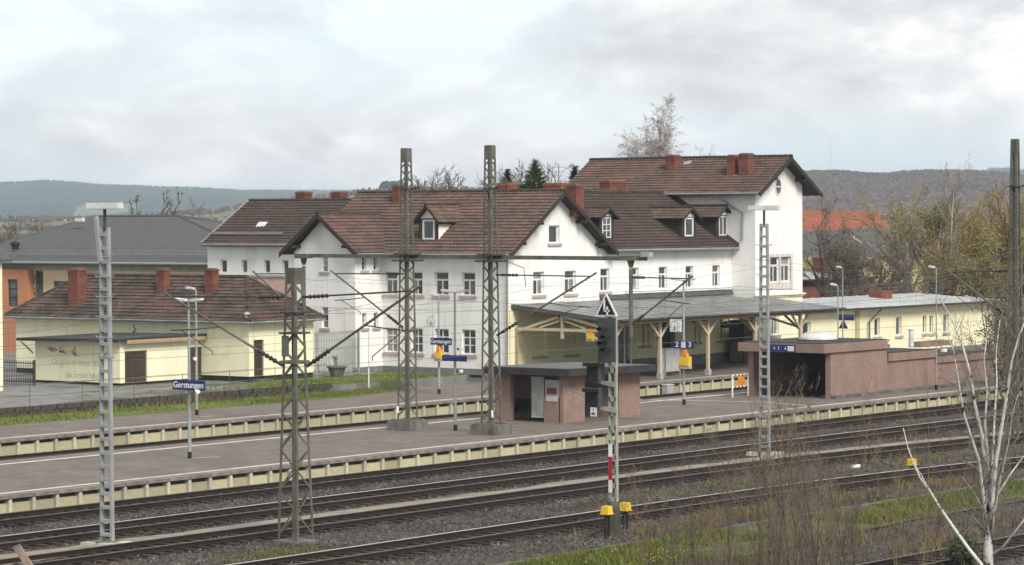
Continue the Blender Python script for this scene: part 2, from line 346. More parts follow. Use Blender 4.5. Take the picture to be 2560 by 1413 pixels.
def text(s, size, m, parent, P, a, z, d, name='lettering', align='CENTER', thick=.004, bold=.0, sx=1.0, rev=False):
    """flat letters on a wall plane P, centred at (a, z)"""
    cu = bpy.data.curves.new('t', 'FONT'); cu.body = s; cu.size = size; cu.align_x = align; cu.align_y = 'CENTER'; cu.extrude = thick; cu.offset = bold; cu.resolution_u = 3
    o = bpy.data.objects.new('t', cu); COL.objects.link(o)
    dg = bpy.context.evaluated_depsgraph_get(); me = bpy.data.meshes.new_from_object(o.evaluated_get(dg))
    sg = -1 if rev else 1
    for vtx in me.vertices: vtx.co = Vector(P(a+sg*vtx.co.x*sx, z+vtx.co.y, d-vtx.co.z))
    bpy.data.objects.remove(o); bpy.data.curves.remove(cu)
    me.name = name; me.materials.clear(); me.materials.append(m); return link(name, me, parent)
HAZE = 1.45e-4

# ================================================================== ground
GZ = -.22
mb = MB(); mb.box(-800, 9000, -4000, 8000, -6, -.5); struct('ground', mb, m_field)
def sheet(name, pts, z, m, n=1):
    mb = MB(); mb.face([(x, y, z) for x, y in pts]); return struct(name, mb, m)
rg = random.Random(5)
def rough_sheet(name, x0, x1, y0, y1, z, m, st=.9, amp=.05):
    nx = int((x1-x0)/st); ny = int((y1-y0)/st); mb = MB(); v = []
    for i in range(nx+1):
        for j in range(ny+1): v.append((x0+(x1-x0)*i/nx, y0+(y1-y0)*j/ny, z+rg.uniform(-amp, amp)))
    mb.idx(v, [(i*(ny+1)+j, (i+1)*(ny+1)+j, (i+1)*(ny+1)+j+1, i*(ny+1)+j+1) for i in range(nx) for j in range(ny)])
    return struct(name, mb, m)
rough_sheet('track_bed', 35, 230, 33, 92, GZ-.02, m_ballast, 1.0, .035)
sheet('station_yard', [(40, 97), (300, 97), (300, 190), (40, 190)], .40, m_lot)
# beige walkway beside the third track, weathered edges
mb = MB(); v = []; nn = 90
for i in range(nn+1):
    x = 45+i*1.6; sh = 0 if x < 95 else -(x-95)**2*.0029
    wL = .55*max(0, 1-abs(x-60)/14)
    v += [(x, 63.42-wL+rg.uniform(-.1, .1)+sh, -.16), (x, 64.15+sh, -.10+rg.uniform(-.01, .01)), (x, 64.95+rg.uniform(-.22, .15)+sh, -.16)]
mb.idx(v, [(i*3+k, (i+1)*3+k, (i+1)*3+k+1, i*3+k+1) for i in range(nn) for k in (0, 1)]); struct('walkway', mb, m_path)

# loose ballast stones
import numpy as np
def stones(name, label, n, x0, x1, y0, y1, z, smin, smax, m, seed):
    r = np.random.default_rng(seed); c = np.stack([r.uniform(x0, x1, n), r.uniform(y0, y1, n), r.uniform(z-.01, z+.03, n)], 1); s_ = r.uniform(smin, smax, n)[:, None, None]
    T = np.array([(1, 0, -.5), (-.5, .87, -.5), (-.5, -.87, -.5), (0, 0, .75)])[None]*s_+r.normal(0, 1, (n, 4, 3))*s_*.28
    a = r.uniform(0, 6.283, n); R_ = np.zeros((n, 3, 3)); R_[:, 0, 0] = np.cos(a); R_[:, 0, 1] = -np.sin(a); R_[:, 1, 0] = np.sin(a); R_[:, 1, 1] = np.cos(a); R_[:, 2, 2] = 1
    V = np.einsum('nij,nkj->nki', R_, T)+c[:, None, :]; V = V.reshape(-1, 3); b = np.arange(n)[:, None, None]*4; Fc = (np.array([(0, 1, 3), (1, 2, 3), (2, 0, 3)])[None]+b).reshape(-1, 3)
    me = bpy.data.meshes.new(name); me.from_pydata(V.tolist(), [], Fc.tolist()); me.materials.append(m)
    at = me.attributes.new('tint', 'FLOAT', 'FACE'); at.data.foreach_set('value', np.repeat(r.random(n), 3).astype('f'))
    o = link(name, me, None, 'stuff'); tag(o, label, 'gravel'); return o
m_pebble = mat('ballast stones', (.118, .10, .087), (.05, .042, .036), scale=.6, rough=.9, tint=.55)
stones('ballast_stones', 'loose grey brown ballast stones between the tracks', 85000, 52, 128, 51.3, 74.0, GZ+.0, .03, .062, m_pebble, 1)
stones('gravel', 'dark gravel on the foreground path at lower right', 22000, 62, 108, 38.5, 47.5, GZ+.0, .025, .05, m_pebble, 2)
# ================================================================== tracks
SL = MB().box(-.12, .12, -1.25, 1.25, -.11, .0); sl_me = bpy.data.meshes.new('sleeper'); sl_me.from_pydata(SL.v, [], SL.f); sl_me.materials.append(m_sleeper)
def track(label, cfun, x0, x1, shiny=(True, False), sp=.63):
    root = thing('railway_track', label, 'railway track', (x0, cfun(x0), -.2))
    root['group'] = 'railway tracks'
    n = int((x1-x0)/4)
    for s, sh in ((1, shiny[0]), (-1, shiny[1])):
        mb = MB(); hd = MB()
        xs = [x0+(x1-x0)*i/n for i in range(n+1)]
        for A, B in zip(xs[:-1], xs[1:]):
            p = Vector((A, cfun(A)+s*.7525, 0)); q = Vector((B, cfun(B)+s*.7525, 0))
            mb.bar(p+Vector((0, 0, -.145)), q+Vector((0, 0, -.145)), .14, .02); mb.bar(p+Vector((0, 0, -.09)), q+Vector((0, 0, -.09)), .02, .09); mb.bar(p+Vector((0, 0, -.03)), q+Vector((0, 0, -.03)), .072, .04)
            hd.bar(p+Vector((0, 0, -.004)), q+Vector((0, 0, -.004)), .072, .012)
        r = mb.obj('rail', m_rail, root); hd.obj('rail_head', m_railtop if sh else m_railtop2, r)
    x = x0+.3
    while x < x1-.3:
        o = piece(sl_me, 'sleeper', root, (x, cfun(x)+rg.uniform(-.03, .03), -.155+rg.uniform(-.01, .006))); o.rotation_euler.z = math.atan((cfun(x+.5)-cfun(x-.5)))+rg.uniform(-.01, .01)
        x += sp
    return root
c1 = lambda x: 72.05
cR = lambda x: 66.95 + (0 if x < 90 else -.0003*(x-90)**2)
c3 = lambda x: 62.38 + (0 if x < 92 else -.0029*(x-92)**2)
c4 = lambda x: 55.95 - (0 if x < 84 else .0030*(x-84)**2)
c5 = lambda x: 41.15 - .02*(x-72)
c0 = lambda x: 89.6
cB = lambda x: 84.95
track('railway track running along the near face of the island platform', c1, 55, 195, (False, False))
track('second railway track in front of the island platform, with a shiny far rail', cR, 52, 180, (True, False))
track('railway track just in front of the beige walkway', c3, 50, 150, (False, False))
track('railway track passing right behind the signal post with yellow boxes', c4, 50, 140, (True, False))
track('rusty railway track in the bottom right corner behind the white birch', c5, 60, 95, (False, False))
track('railway track right along the edge of the station house platform', c0, 75, 200, (False, False))
track('railway track hidden along the back of the island platform', cB, 75, 200, (False, False))

# ================================================================== platforms
PT = .55
sp_ = 1.11
def mesh_of(mb, name, m):
    me = bpy.data.meshes.new(name); me.from_pydata(mb.v, [], mb.f); me.materials.append(m); return me
post_me = mesh_of(MB().extr([(-.075, -.10, -.3), (.075, -.10, -.3), (.075, -.10, .36), (.045, -.10, .44), (-.045, -.10, .44), (-.075, -.10, .36)], (0, .26, 0)), 'support_post', m_conc)
pan_me = mesh_of(MB().box(-sp_/2+.085, sp_/2-.085, .02, .16, -.28, .30), 'face_panel', m_panel)
lip_me = mesh_of(MB().box(-sp_/2+.012, sp_/2-.012, -.13, .45, .455, .575), 'edge_slab', m_lip)
def platform(name, x0, x1, y0, y1, face_x0, face_x1, pit=None):
    mb = MB()
    if pit:
        a, b, c, d = pit; mb.box(x0, a, y0+.2, y1-.1, -.5, PT); mb.box(b, x1, y0+.2, y1-.1, -.5, PT); mb.box(a, b, y0+.2, c, -.5, PT); mb.box(a, b, d, y1-.1, -.5, PT)
    else: mb.box(x0, x1, y0+.2, y1-.1, -.5, PT)
    o = struct(name, mb, m_pave)
    n = int((face_x1-face_x0)/sp_)
    for k in range(n):
        x = face_x0+k*sp_
        piece(post_me, 'support_post', o, (x+sp_/2, y0, rg.uniform(-.008, .008))); piece(pan_me, 'face_panel', o, (x, y0+rg.uniform(-.015, .015), 0)); piece(lip_me, 'edge_slab', o, (x, y0+rg.uniform(-.008, .008), rg.uniform(-.004, .004)))
    return o
isl = platform('island_platform', 45, 182, 73.0, 83.3, 58, 178, pit=(130.3, 147.0, 76.35, 80.6))
MB().box(45, 182, 83.2, 83.5, -.4, PT+.02).obj('rear_edge_wall', m_lip, isl)
plat1 = platform('house_platform', 50, 215, 91.3, 100.4, 76, 198)
def stripe(par, pts, w, z):
    pts = [Vector((x, y, z)) for x, y in pts]; mb = MB()
    for p, q in zip(pts[:-1], pts[1:]):
        s = (q-p).normalized().cross(Vector((0, 0, 1)))*w/2; mb.face([p-s, q-s, q+s, p+s])
    return mb.obj('painted_line', m_line, par)
zl = PT+.029
def edgeband(par, x0, x1, y0, y1):
    mb = MB(); mb.face([(x0, y0, PT+.004), (x1, y0, PT+.004), (x1, y1, PT+.004), (x0, y1, PT+.004)]); return mb.obj('edge_paving', m_lip, par)
stripe(isl, [(46, 73.62), (181, 73.62)], .28, zl); stripe(isl, [(46, 82.45), (181, 82.45)], .34, PT+.008)
stripe(isl, [tuple(PZ(1580, 1000, PT).xy), tuple(PZ(1895, 1005, PT).xy), tuple(PZ(2020, 1015, PT).xy)], .24, PT+.012)
stripe(isl, [tuple(PZ(480, 1146, PT).xy), tuple(PZ(550, 1143, PT).xy)], .16, PT+.012); stripe(isl, [tuple(PZ(1718, 1011, PT).xy), tuple(PZ(1752, 1010, PT).xy)], .12, PT+.012)
stripe(plat1, [(51, 91.95), (210, 91.95)], .30, zl); stripe(plat1, [tuple(PZ(500, 1043, PT).xy), tuple(PZ(530, 1041, PT).xy)], .12, PT+.012)
# ballast shoulder heaps along faces: weeds at the foot
# ================================================================== grass
def tuft_stuff(name, spots, n, hmin, hmax, m, label=None, cat='grass', wid=.02, seed=1):
    rng = random.Random(seed); mb = MB()
    for _ in range(n):
        poly = rng.choice(spots); x = rng.uniform(poly[0], poly[1]); y = rng.uniform(poly[2], poly[3]); z = poly[4]
        dens = math.sin(x*.9+y*.4)*.5+math.sin(x*.31-y*1.3)*.5
        if rng.random() > .62+.38*dens: continue
        h = rng.uniform(hmin, hmax)*(.75+.35*dens); a = rng.uniform(0, 6.28); dx, dy = math.cos(a)*wid, math.sin(a)*wid; lx, ly = rng.gauss(0, .35)*h, rng.gauss(0, .35)*h
        mb.face([(x-dx, y-dy, z), (x+dx, y+dy, z), (x+lx, y+ly, z+h)], rng.random())
    o = mb.obj(name, m, kind='stuff'); tag(o, label, cat); return o
mb = MB(); pts = [(40, 97.75), (117, 97.75), (124, 99.3), (124.5, 101.5), (115, 102.0), (96, 101.5), (40, 101.5)]; mb.face([(x, y, PT+.01) for x, y in pts]); struct('lawn_strip', mb, m_grass)
tuft_stuff('grass', [(88, 118, 97.7, 101.3, PT), (112, 124, 98.5, 101.3, PT)], 9000, .05, .22, m_blade, 'bright green grass strip along the foot of the stone retaining wall', wid=.03)
mb = MB(); mb.box(40, 133, 102.0, 135, .3, .86); struct('yard_terrace', mb, m_lot)
tuft_stuff('grass', [(112, 133, 102.4, 107, .86), (118, 133, 102.0, 105.5, .86)], 7000, .03, .14, m_blade, 'patchy grass in front of the yellow house and its railing', wid=.03, seed=12)
mb = MB(); mb.face([(116, 102.1, .868), (133, 102.1, .868), (133.5, 107.2, .868), (121, 107.5, .868), (117, 104.5, .868)]); struct('lawn', mb, m_grass)
mb = MB(); v = []
mb.face([(60, 46.3, GZ+.03), (76, 46.6, GZ+.03), (86, 47.4, GZ+.03), (120, 47.2, GZ+.03), (120, 50.3, GZ+.03), (100, 51.0, GZ+.03), (56, 51.0, GZ+.03)]); struct('verge', mb, mat('earthy verge', (.085, .08, .042), (.045, .04, .028), scale=.7, bump=.6, bscale=15, spots=((.09, .12, .022), .35, .45, .6)))
tuft_stuff('grass', [(58, 80, 48.4, 50.9, GZ), (62, 74, 46.8, 50.9, GZ), (84, 118, 47.6, 50.8, GZ), (84, 118, 48.2, 50.6, GZ)], 60000, .06, .30, m_blade, 'lush green grass verge in the foreground below the signal', wid=.028, seed=3)
tuft_stuff('dry_grass', [(62, 84, 42.5, 48.0, GZ), (70, 88, 42, 51, GZ), (76, 100, 51.8, 54.0, GZ)], 9000, .12, .55, m_blade_dry, 'tall dry grass among the saplings at lower right', wid=.018, seed=4)
tuft_stuff('grass', [(96, 121, 101.85, 102.25, PT+.3), (92, 121, 101.3, 101.7, PT+.02)], 3500, .08, .35, m_blade_dry, 'rough dry grass growing over the stone retaining wall', wid=.03, seed=21)
tuft_stuff('grass', [(64.5, 69, 57.6, 59.4, GZ), (84, 96, 58.4, 60.0, GZ), (76, 120, 52.6, 53.4, GZ), (96, 112, 58, 60, GZ), (56, 62, 57, 59.5, GZ)], 4500, .04, .16, m_blade, 'sparse weeds growing in the ballast between the tracks', wid=.02, seed=8)
rf_ = random.Random(77); mb = MB()
for _ in range(130):
    x = rf_.uniform(60, 74); y = rf_.uniform(46.9, 49.6); z = GZ+rf_.uniform(.12, .3); s_ = rf_.uniform(.012, .022); mb.face([(x-s_, y-s_, z), (x+s_, y-s_, z), (x+s_, y+s_, z+.01), (x-s_, y+s_, z+.01)]); mb.face([(x-s_, y, z-s_), (x+s_, y, z-s_), (x+s_, y, z+s_), (x-s_, y, z+s_)])
tag(mb.obj('wildflowers', mat('dandelion yellow', (.75, .55, .03), scale=3), kind='stuff'), 'small yellow wildflowers dotted in the foreground grass', 'flowers')
# trough edge between the ballast and the verge
mb = MB(); xs = [55+i*1.0 for i in range(60)]
curb = thing('cable_trough', 'thin grey cable trough along the edge of the foreground grass', 'cable trough', (60, 51.1, GZ))
tr_me = mesh_of(MB().box(-.49, .49, -.10, .10, -.1, .07), 'trough_lid', m_block)
for x in xs: o = piece(tr_me, 'trough_lid', curb, (x, 51.1+rg.uniform(-.02, .02), GZ+rg.uniform(-.015, .015)))
# stone retaining wall of rough blocks
rw = thing('retaining_wall', 'low dark stone retaining wall behind the grass strip', 'wall', (96, 101.75, PT))
stm = [mesh_of(MB().box(-.27+a, .27-b, -.14-c, .16, -.11, .11), 'stone', m_stone) for a, b, c in ((0, .02, .0), (.03, 0, .03), (.01, .05, .02))]
for row in range(2):
    x = 60+row*.27
    while x < 121:
        o = piece(stm[rg.randrange(3)], 'stone', rw, (x, 101.72+rg.uniform(-.03, .03)+(max(0, x-104)*.02), PT+.1+row*.225)); o.rotation_euler = (rg.uniform(-.04, .04), rg.uniform(-.03, .03), rg.uniform(-.05, .05)); x += .55
# pipe railing on the terrace
pr = thing('pipe_railing', 'thin grey pipe railing along the terrace edge in front of the yellow house', 'railing', (96, 102.3, .86))
for k in range(9):
    x = 92+k*3.55; MB().tube([(x, 102.35, .8), (x, 102.35, 2.0)], .018, 6).obj('post', m_steel, pr)
for z in (1.42, 1.97): MB().tube([(90, 102.35, z), (121, 102.35, z)], .013, 6).obj('rail', m_steel, pr)

# ================================================================== station building (gabled front, middle wing, tower)
ST = thing('station_building', 'white station building with brown tiled roofs, gabled front and tall right block', 'building', (146, 106, PT))
tA, tC = .705, .663
ZE, ZR, XR = 7.7, 11.3, 139.2
# --- walls
PA, PAf = wallX(134.5), wallY(100.2)
def px_rangeX(X, x0, x1, ya, yb):   # window on a wall facing -X, from its picture corners
    a = PX(x1, ya, X); b = PX(x0, yb, X); return (a.y, b.y, min(a.z, b.z), max(a.z, b.z))
def px_rangeY(Y, x0, x1, ya, yb):
    a = PY(x0, ya, Y); b = PY(x1, yb, Y); return (a.x, b.x, min(a.z, b.z), max(a.z, b.z))
sideW = []
zu0, zu1 = PX(1168, 739, 134.5).z, PX(1168, 681, 134.5).z
zl0, zl1 = PX(1168, 886, 134.5).z, PX(1168, 824, 134.5).z
for a, b in ((963, 993), (1027, 1056), (1086, 1121), (1154, 1188)):
    y0, y1 = PX(b, 700, 134.5).y, PX(a, 700, 134.5).y
    sideW += [(y0, y1, zu0, zu1), (y0, y1, zl0, zl1)]
mb = MB(); wall(mb, PA, 100.2, 109.4, 1.12, 8.2, sideW, .24); mb.obj('side_wall', m_white, ST)
wbox(MB(), PA, 100.16, 109.44, .3, 1.12, -.05, .2).obj('plinth', m_plinth, ST)
for k in (102.0, 105.0): wbox(MB(), PA, k, k+.9, .62, .78, -.06, .0).obj('cellar_vent', m_black, ST)
for k, h in enumerate(sideW): window(ST, PA, *h, style='T' if k % 2 == 0 else 'six', sill=m_sillpink, depth=.12)
# front gable
fw_ = [px_rangeY(100.2, 1333, 1361, 681, 738), px_rangeY(100.2, 1412, 1440, 679, 736)]
fw_ = [(a, b, zu0, zu1) for a, b, c, d in fw_]; att = px_rangeY(100.2, 1372, 1399, 564, 608)
low = [px_rangeY(100.2, 1333, 1366, 820, 890), px_rangeY(100.2, 1412, 1446, 818, 886)]
mb = MB(); wall(mb, PAf, 134.5, 143.5, 4.6, 8.05, fw_, .24)
# attic part with its opening, cut to the roof line
zr = lambda x: ZE+.355+(4.7-abs(x-XR))*tA-.02
A0, A1, B0, B1 = att
for x0, x1, zb0, holes in ((134.5, A0, 8.05, 0), (A0, A1, None, 1), (A1, 143.5, 8.05, 0)):
    if holes:
        mb.face([PAf(A0, 8.05, 0), PAf(A1, 8.05, 0), PAf(A1, B0, 0), PAf(A0, B0, 0)]); mb.face([PAf(A0, B1, 0), PAf(A1, B1, 0), PAf(A1, zr(A1), 0), PAf(A0, zr(A0), 0)] if A1 < XR else [PAf(A0, B1, 0), PAf(A1, B1, 0), PAf(A1, zr(A1), 0), PAf(XR, zr(XR), 0), PAf(A0, zr(A0), 0)])
        for (u, v), (x, y) in (((A0, B0), (A1, B0)), ((A1, B0), (A1, B1)), ((A1, B1), (A0, B1)), ((A0, B1), (A0, B0))): mb.face([PAf(u, v, 0), PAf(x, y, 0), PAf(x, y, .24), PAf(u, v, .24)])
    else:
        top = [PAf(x1, zr(x1), 0)] + ([PAf(XR, zr(XR), 0)] if x0 < XR < x1 else []) + [PAf(x0, zr(x0), 0)]
        mb.face([PAf(x0, zb0, 0), PAf(x1, zb0, 0)] + top)
mb.face([(143.5, 100.2, 4.6), (143.5, 101.5, 4.6), (143.5, 101.5, 8.2), (143.5, 100.2, 8.2)])
mb.obj('gable_wall', m_white, ST)
mb = MB(); wall(mb, PAf, 134.5, 143.5, 1.12, 4.6, low, .10); mb.obj('ground_floor_wall', m_cream2, ST)
for h in low: o = wbox(MB(), PAf, h[0], h[1], h[2], h[3], .10, .14).obj('walled_up_window', m_cream2, ST); wbox(MB(), PAf, h[0]-.12, h[1]+.12, h[2]-.14, h[2], -.07, .06).obj('sill', m_sillgrey, o)
wbox(MB(), PAf, 134.46, 143.5, .3, 1.12, -.05, .2).obj('plinth', m_plinth, ST)
wbox(MB(), PAf, 134.6, 135.35, 1.12, 4.5, -.10, .05).obj('pilaster', m_cream, ST)
for h in fw_: window(ST, PAf, *h, style='T', sill=m_sillpink)
window(ST, PAf, *att, style='one', sill=m_sillpink)
# projecting bay with its own gable
PB, PBf = wallX(132.0), wallY(109.4)
bw = [(PX(b, 700, 132.).y, PX(a, 700, 132.).y, PX(813, d, 132.).z, PX(813, c, 132.).z) for a, b, c, d in ((804, 820, 636, 679), (804, 820, 768, 820), (828, 842, 890, 926))]
mb = MB(); wall(mb, PB, 109.4, 114.05, .5, 7.85, bw, .3); zb = lambda y: 7.85+(2.42-abs(y-111.72))*.86
mb.face([PB(109.4, 7.85, 0), PB(114.05, 7.85, 0), PB(111.72, 9.9, 0)]); mb.obj('bay_wall', m_white, ST)
nw = []
for a in (905, 934):
    for c, d in ((640, 676), (783, 820)): nw.append((PY(a, 700, 109.4).x, PY(a+11, 700, 109.4).x, PY(910, d, 109.4).z, PY(910, c, 109.4).z))
mb = MB(); wall(mb, PBf, 132.0, 134.5, 1.12, 7.85, nw, .25); mb.obj('bay_side_wall', m_white, ST)
wbox(MB(), PBf, 131.96, 134.5, .3, 1.12, -.05, .2).obj('plinth', m_plinth, ST)
mb = MB(); mb.face([(132, 114.05, .5), (136, 114.05, .5), (136, 114.05, 7.8), (132, 114.05, 7.8)]); mb.obj('bay_rear_wall', m_white, ST)
for h in bw: window(ST, PB, *h, style='three', sill=m_sillgrey)
for h in nw: window(ST, PBf, *h, style='three', sill=m_sillgrey)
# back walls that close the volume
mb = MB(); mb.face([(134.5, 115, .5), (143.5, 115, .5), (143.5, 115, 8), (139.2, 115, 11.2), (134.5, 115, 8)]); mb.face([(143.5, 115, .5), (143.5, 109, .5), (143.5, 109, 8), (143.5, 115, 8)]); mb.face([(134.5, 114, .5), (134.5, 115, .5), (134.5, 115, 8), (134.5, 114, 8)]); mb.face([(143.5, 109.2, .5), (158.3, 109.2, .5), (158.3, 109.2, 8), (143.5, 109.2, 8)]); mb.obj('rear_wall', m_white, ST)
# --- middle wing
cw = []
for a, b, c, d in ((1501, 1524, 671, 727), (1574, 1597, 669, 725), (1647, 1668, 668, 722), (1714, 1733, 666, 719), (1781, 1800, 664, 717)):
    cw.append(px_rangeY(100.2, a, b, c, d))
cz0, cz1 = sum(c[2] for c in cw)/5, sum(c[3] for c in cw)/5; cw = [(a, b, cz0, cz1) for a, b, _, _ in cw]
mb = MB(); wall(mb, PAf, 143.5, 158.25, 4.6, 7.95, cw, .22); mb.obj('wing_wall', m_white, ST)
gl = []
for a, b in ((1545, 1560), (1600, 1625), (1733, 1752), (1792, 1822)): gl.append((PY(a, 840, 100.2).x, PY(b, 840, 100.2).x, 1.95, 3.9))
dr = (PY(1646, 840, 100.2).x, PY(1688, 840, 100.2).x, .62, 3.7); dr2 = (PY(1560, 840, 100.2).x, PY(1573, 840, 100.2).x, .62, 3.4)
mb = MB(); wall(mb, PAf, 143.5, 158.25, 1.2, 4.6, gl+[(dr[0], dr[1], 1.2, 3.7), (dr2[0], dr2[1], 1.2, 3.4)], .16); mb.obj('ground_floor_wall', m_cream2, ST)
for x0, x1 in ((143.5, dr2[0]), (dr2[1], dr[0]), (dr[1], 158.25)): wbox(MB(), PAf, x0, x1, .3, 1.2, -.05, .2).obj('plinth', m_plinth, ST)
for h in gl[1:]:
    o = wbox(MB(), PAf, h[0], h[1], h[2], h[3], .14, .2).obj('boarded_window', m_cream2, ST); wbox(MB(), PAf, h[0]-.12, h[1]+.12, h[2]-.13, h[2], -.07, .1).obj('sill', m_sillgrey, o)
    mbx = MB(); wall(mbx, PAf, h[0]-.03, h[1]+.03, h[2], h[3]+.03, [(h[0]+.10, h[1]-.10, h[2]+.1, h[3]-.1)], .02); 
    wbox(MB(), PAf, (h[0]+h[1])/2-.04, (h[0]+h[1])/2+.04, h[2], h[3], .09, .14).obj('mullion', m_timber, o)
window(ST, PAf, *gl[0], style='one', depth=.1)
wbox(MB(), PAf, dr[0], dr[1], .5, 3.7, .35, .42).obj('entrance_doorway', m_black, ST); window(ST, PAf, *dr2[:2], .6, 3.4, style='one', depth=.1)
for k, h in enumerate(cw): window(ST, PAf, *h, style='T', sill=m_sillpink)
mb = MB(); wbox(mb, PAf, 146.3, 158.2, 5.18, 5.3, -.12, .02); wbox(mb, PAf, 146.3, 158.2, 5.3, 5.36, -.17, .02); mb.obj('string_course', m_white, ST)
YT1 = PX(1476, 410, 161.35).y
# --- tower block
PT_, PTs = wallY(98.4), wallX(158.25)
tw_ = [px_rangeY(98.4, 1924, 1948, 643, 706), px_rangeY(98.4, 1951, 1976, 641, 704)]
Rb, Lb_ = 13.55, 11.25
X0, X1, XM = 158.25, 164.0, 161.35
ztw = lambda x: Rb-abs(x-XM)*.61-.16
mb = MB(); wall(mb, PT_, X0, X1, 4.75, 10.6, tw_, .24); mb.face([PT_(X0, 10.6, 0), PT_(X1, 10.6, 0), PT_(X1, ztw(X1), 0), PT_(XM, ztw(XM), 0), PT_(X0, ztw(X0), 0)])
mb.obj('tower_front_wall', m_white, ST)
mb = MB(); wall(mb, PTs, 98.4, YT1-.5, 4.6, 11.5, [], .2); mb.obj('tower_side_wall', m_white, ST)
mb = MB(); wall(mb, wallX(164.0, -1), 98.4, YT1-.5, .5, 11.5, [], .2); mb.face([(158.25, YT1-.5, .5), (164, YT1-.5, .5), (164, YT1-.5, 11.4), (161.35, YT1-.5, 13.3), (158.25, YT1-.5, 11.4)]); mb.obj('tower_rear_walls', m_white, ST)
tl = [(PY(1930, 790, 98.4).x, PY(1953, 790, 98.4).x, 2.3, 4.0)]
mb = MB(); wall(mb, PT_, X0, X1, .5, 4.63, [(160.2, 161.1, 2.2, 4.0)], .2); wall(mb, PTs, 98.4, 100.2, .5, 4.6, [], .2); mb.obj('tower_ground_floor', m_cream, ST)
window(ST, PT_, 160.2, 161.1, 2.2, 4.0, style='two', sill=m_sillgrey)
mb = MB(); wbox(mb, PT_, X0-.06, X1+.08, 4.63, 4.75, -.08, .02); wbox(mb, PT_, X0-.12, X1+.16, 4.75, 4.83, -.18, .02); mb.obj('tower_cornice', m_cream, ST)
for h in tw_: window(ST, PT_, *h, style='T', sill=None, depth=.1)
a, b, c, d = tw_[0][0], tw_[1][1], tw_[0][2], tw_[0][3]
mb = MB(); m4 = (tw_[0][1]+tw_[1][0])/2
wbox(mb, PT_, a-.22, a, c-.45, d+.2, -.05, .02); wbox(mb, PT_, b, b+.22, c-.45, d+.2, -.05, .02); wbox(mb, PT_, a, b, d, d+.2, -.05, .02); wbox(mb, PT_, tw_[0][1], tw_[1][0], c-.45, d, -.045, .02); wbox(mb, PT_, a, b, c-.45, c, -.03, .02)
mb.obj('window_surround', mat('pale stone surround', (.66, .60, .57), scale=3), ST)
# round gable window
oc = PY(1945, 467, 98.4); mb = MB(); n = 20
rx, rz = .31, .47
for k in range(n):
    t0, t1 = 2*math.pi*k/n, 2*math.pi*(k+1)/n
    q = lambda t, r, d: PT_(oc.x+math.cos(t)*(rx+r), oc.z+math.sin(t)*(rz+r), d)
    mb.face([q(t0, 0, -.04), q(t1, 0, -.04), q(t1, .1, -.04), q(t0, .1, -.04)]); mb.face([q(t0, .1, -.04), q(t1, .1, -.04), q(t1, .1, .01), q(t0, .1, .01)])
wbox(mb, PT_, oc.x-rx, oc.x+rx, oc.z-.04, oc.z+.04, -.05, -.01)
ov = mb.obj('oval_window', m_frame, ST); mb = MB(); mb.face([PT_(oc.x+math.cos(2*math.pi*k/n)*rx, oc.z+math.sin(2*math.pi*k/n)*rz, -.006) for k in range(n)]); mb.obj('pane', m_glass, ov)
# --- roofs
EL_, ER_ = 133.9, 144.65; ZEL = ZR-(XR-EL_)*.68; ZER = ZR-(ER_-XR)*.665
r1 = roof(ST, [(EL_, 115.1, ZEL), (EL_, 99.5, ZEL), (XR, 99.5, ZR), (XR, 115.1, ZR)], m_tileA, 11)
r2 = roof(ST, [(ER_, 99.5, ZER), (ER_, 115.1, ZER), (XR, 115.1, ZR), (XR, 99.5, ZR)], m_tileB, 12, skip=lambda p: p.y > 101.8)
ridge(r1, (XR, 99.45, ZR+.05), (XR, 115.1, ZR+.05))
for s, xe, ze in ((1, EL_, ZEL), (-1, ER_, ZER)):
    mb = MB(); mb.extr([(xe, 99.47, ze+.03), (XR, 99.47, ZR+.05), (XR, 99.47, ZR-.22), (xe, 99.47, ze-.2)], (0, .06, 0)); mb.obj('barge_board', m_deck, ST)
for x, t in ((137.0, 1), (135.3, 1), (141.3, -1), (143.3, -1)):
    z = ZR-abs(x-XR)*.68-.33; MB().box(x-.1, x+.1, 99.5, 100.25, z-.1, z+.1).obj('purlin_end', m_deck, ST)
MB().tube([(EL_-.06, 99.6, ZEL+.0), (EL_-.06, 109.0, ZEL-.02)], .075, 8).obj('gutter', m_zinc, r1)
MB().tube([PX(1268, 640, 134.4), PX(1268, 930, 134.4)], .055, 8).obj('downpipe', m_zinc, ST)
# bay roof (ridge runs into the main slope)
bz, by = 10.05, 111.72; bs = .86; ye = 2.95
zf = bz-ye*bs
roof_b1 = roof(ST, [(131.35, by-ye, zf+.25), (134.3, by-ye, zf+.25), (137.35, by, bz), (131.35, by, bz)], m_tileA, 13)
roof_b2 = roof(ST, [(134.3, by+ye, zf+.25), (131.35, by+ye, zf+.25), (131.35, by, bz), (137.35, by, bz)], m_tileA, 14)
ridge(roof_b1, (131.3, by, bz+.05), (137.3, by, bz+.05), .11)
for s in (1, -1): MB().extr([(131.32, by+s*ye, zf+.3), (131.32, by, bz+.06), (131.32, by, bz-.26), (131.32, by+s*ye, zf+.0)], (.06, 0, 0)).obj('barge_board', m_deck, ST)
for s in (1, -1): MB().box(131.35, 132.05, by+s*1.9-.09, by+s*1.9+.09, bz-1.9*bs-.35, bz-1.9*bs-.17).obj('purlin_end', m_deck, ST)
MB().tube([(131.4, by-ye-.05, zf+.2), (134.0, by-ye-.05, zf+.2)], .07, 8).obj('gutter', m_zinc, roof_b1)
MB().tube([(137.3, by-.1, bz-.0), (134.25, by-ye, zf+.32)], .05, 5).obj('valley_gutter', m_deck, roof_b1)
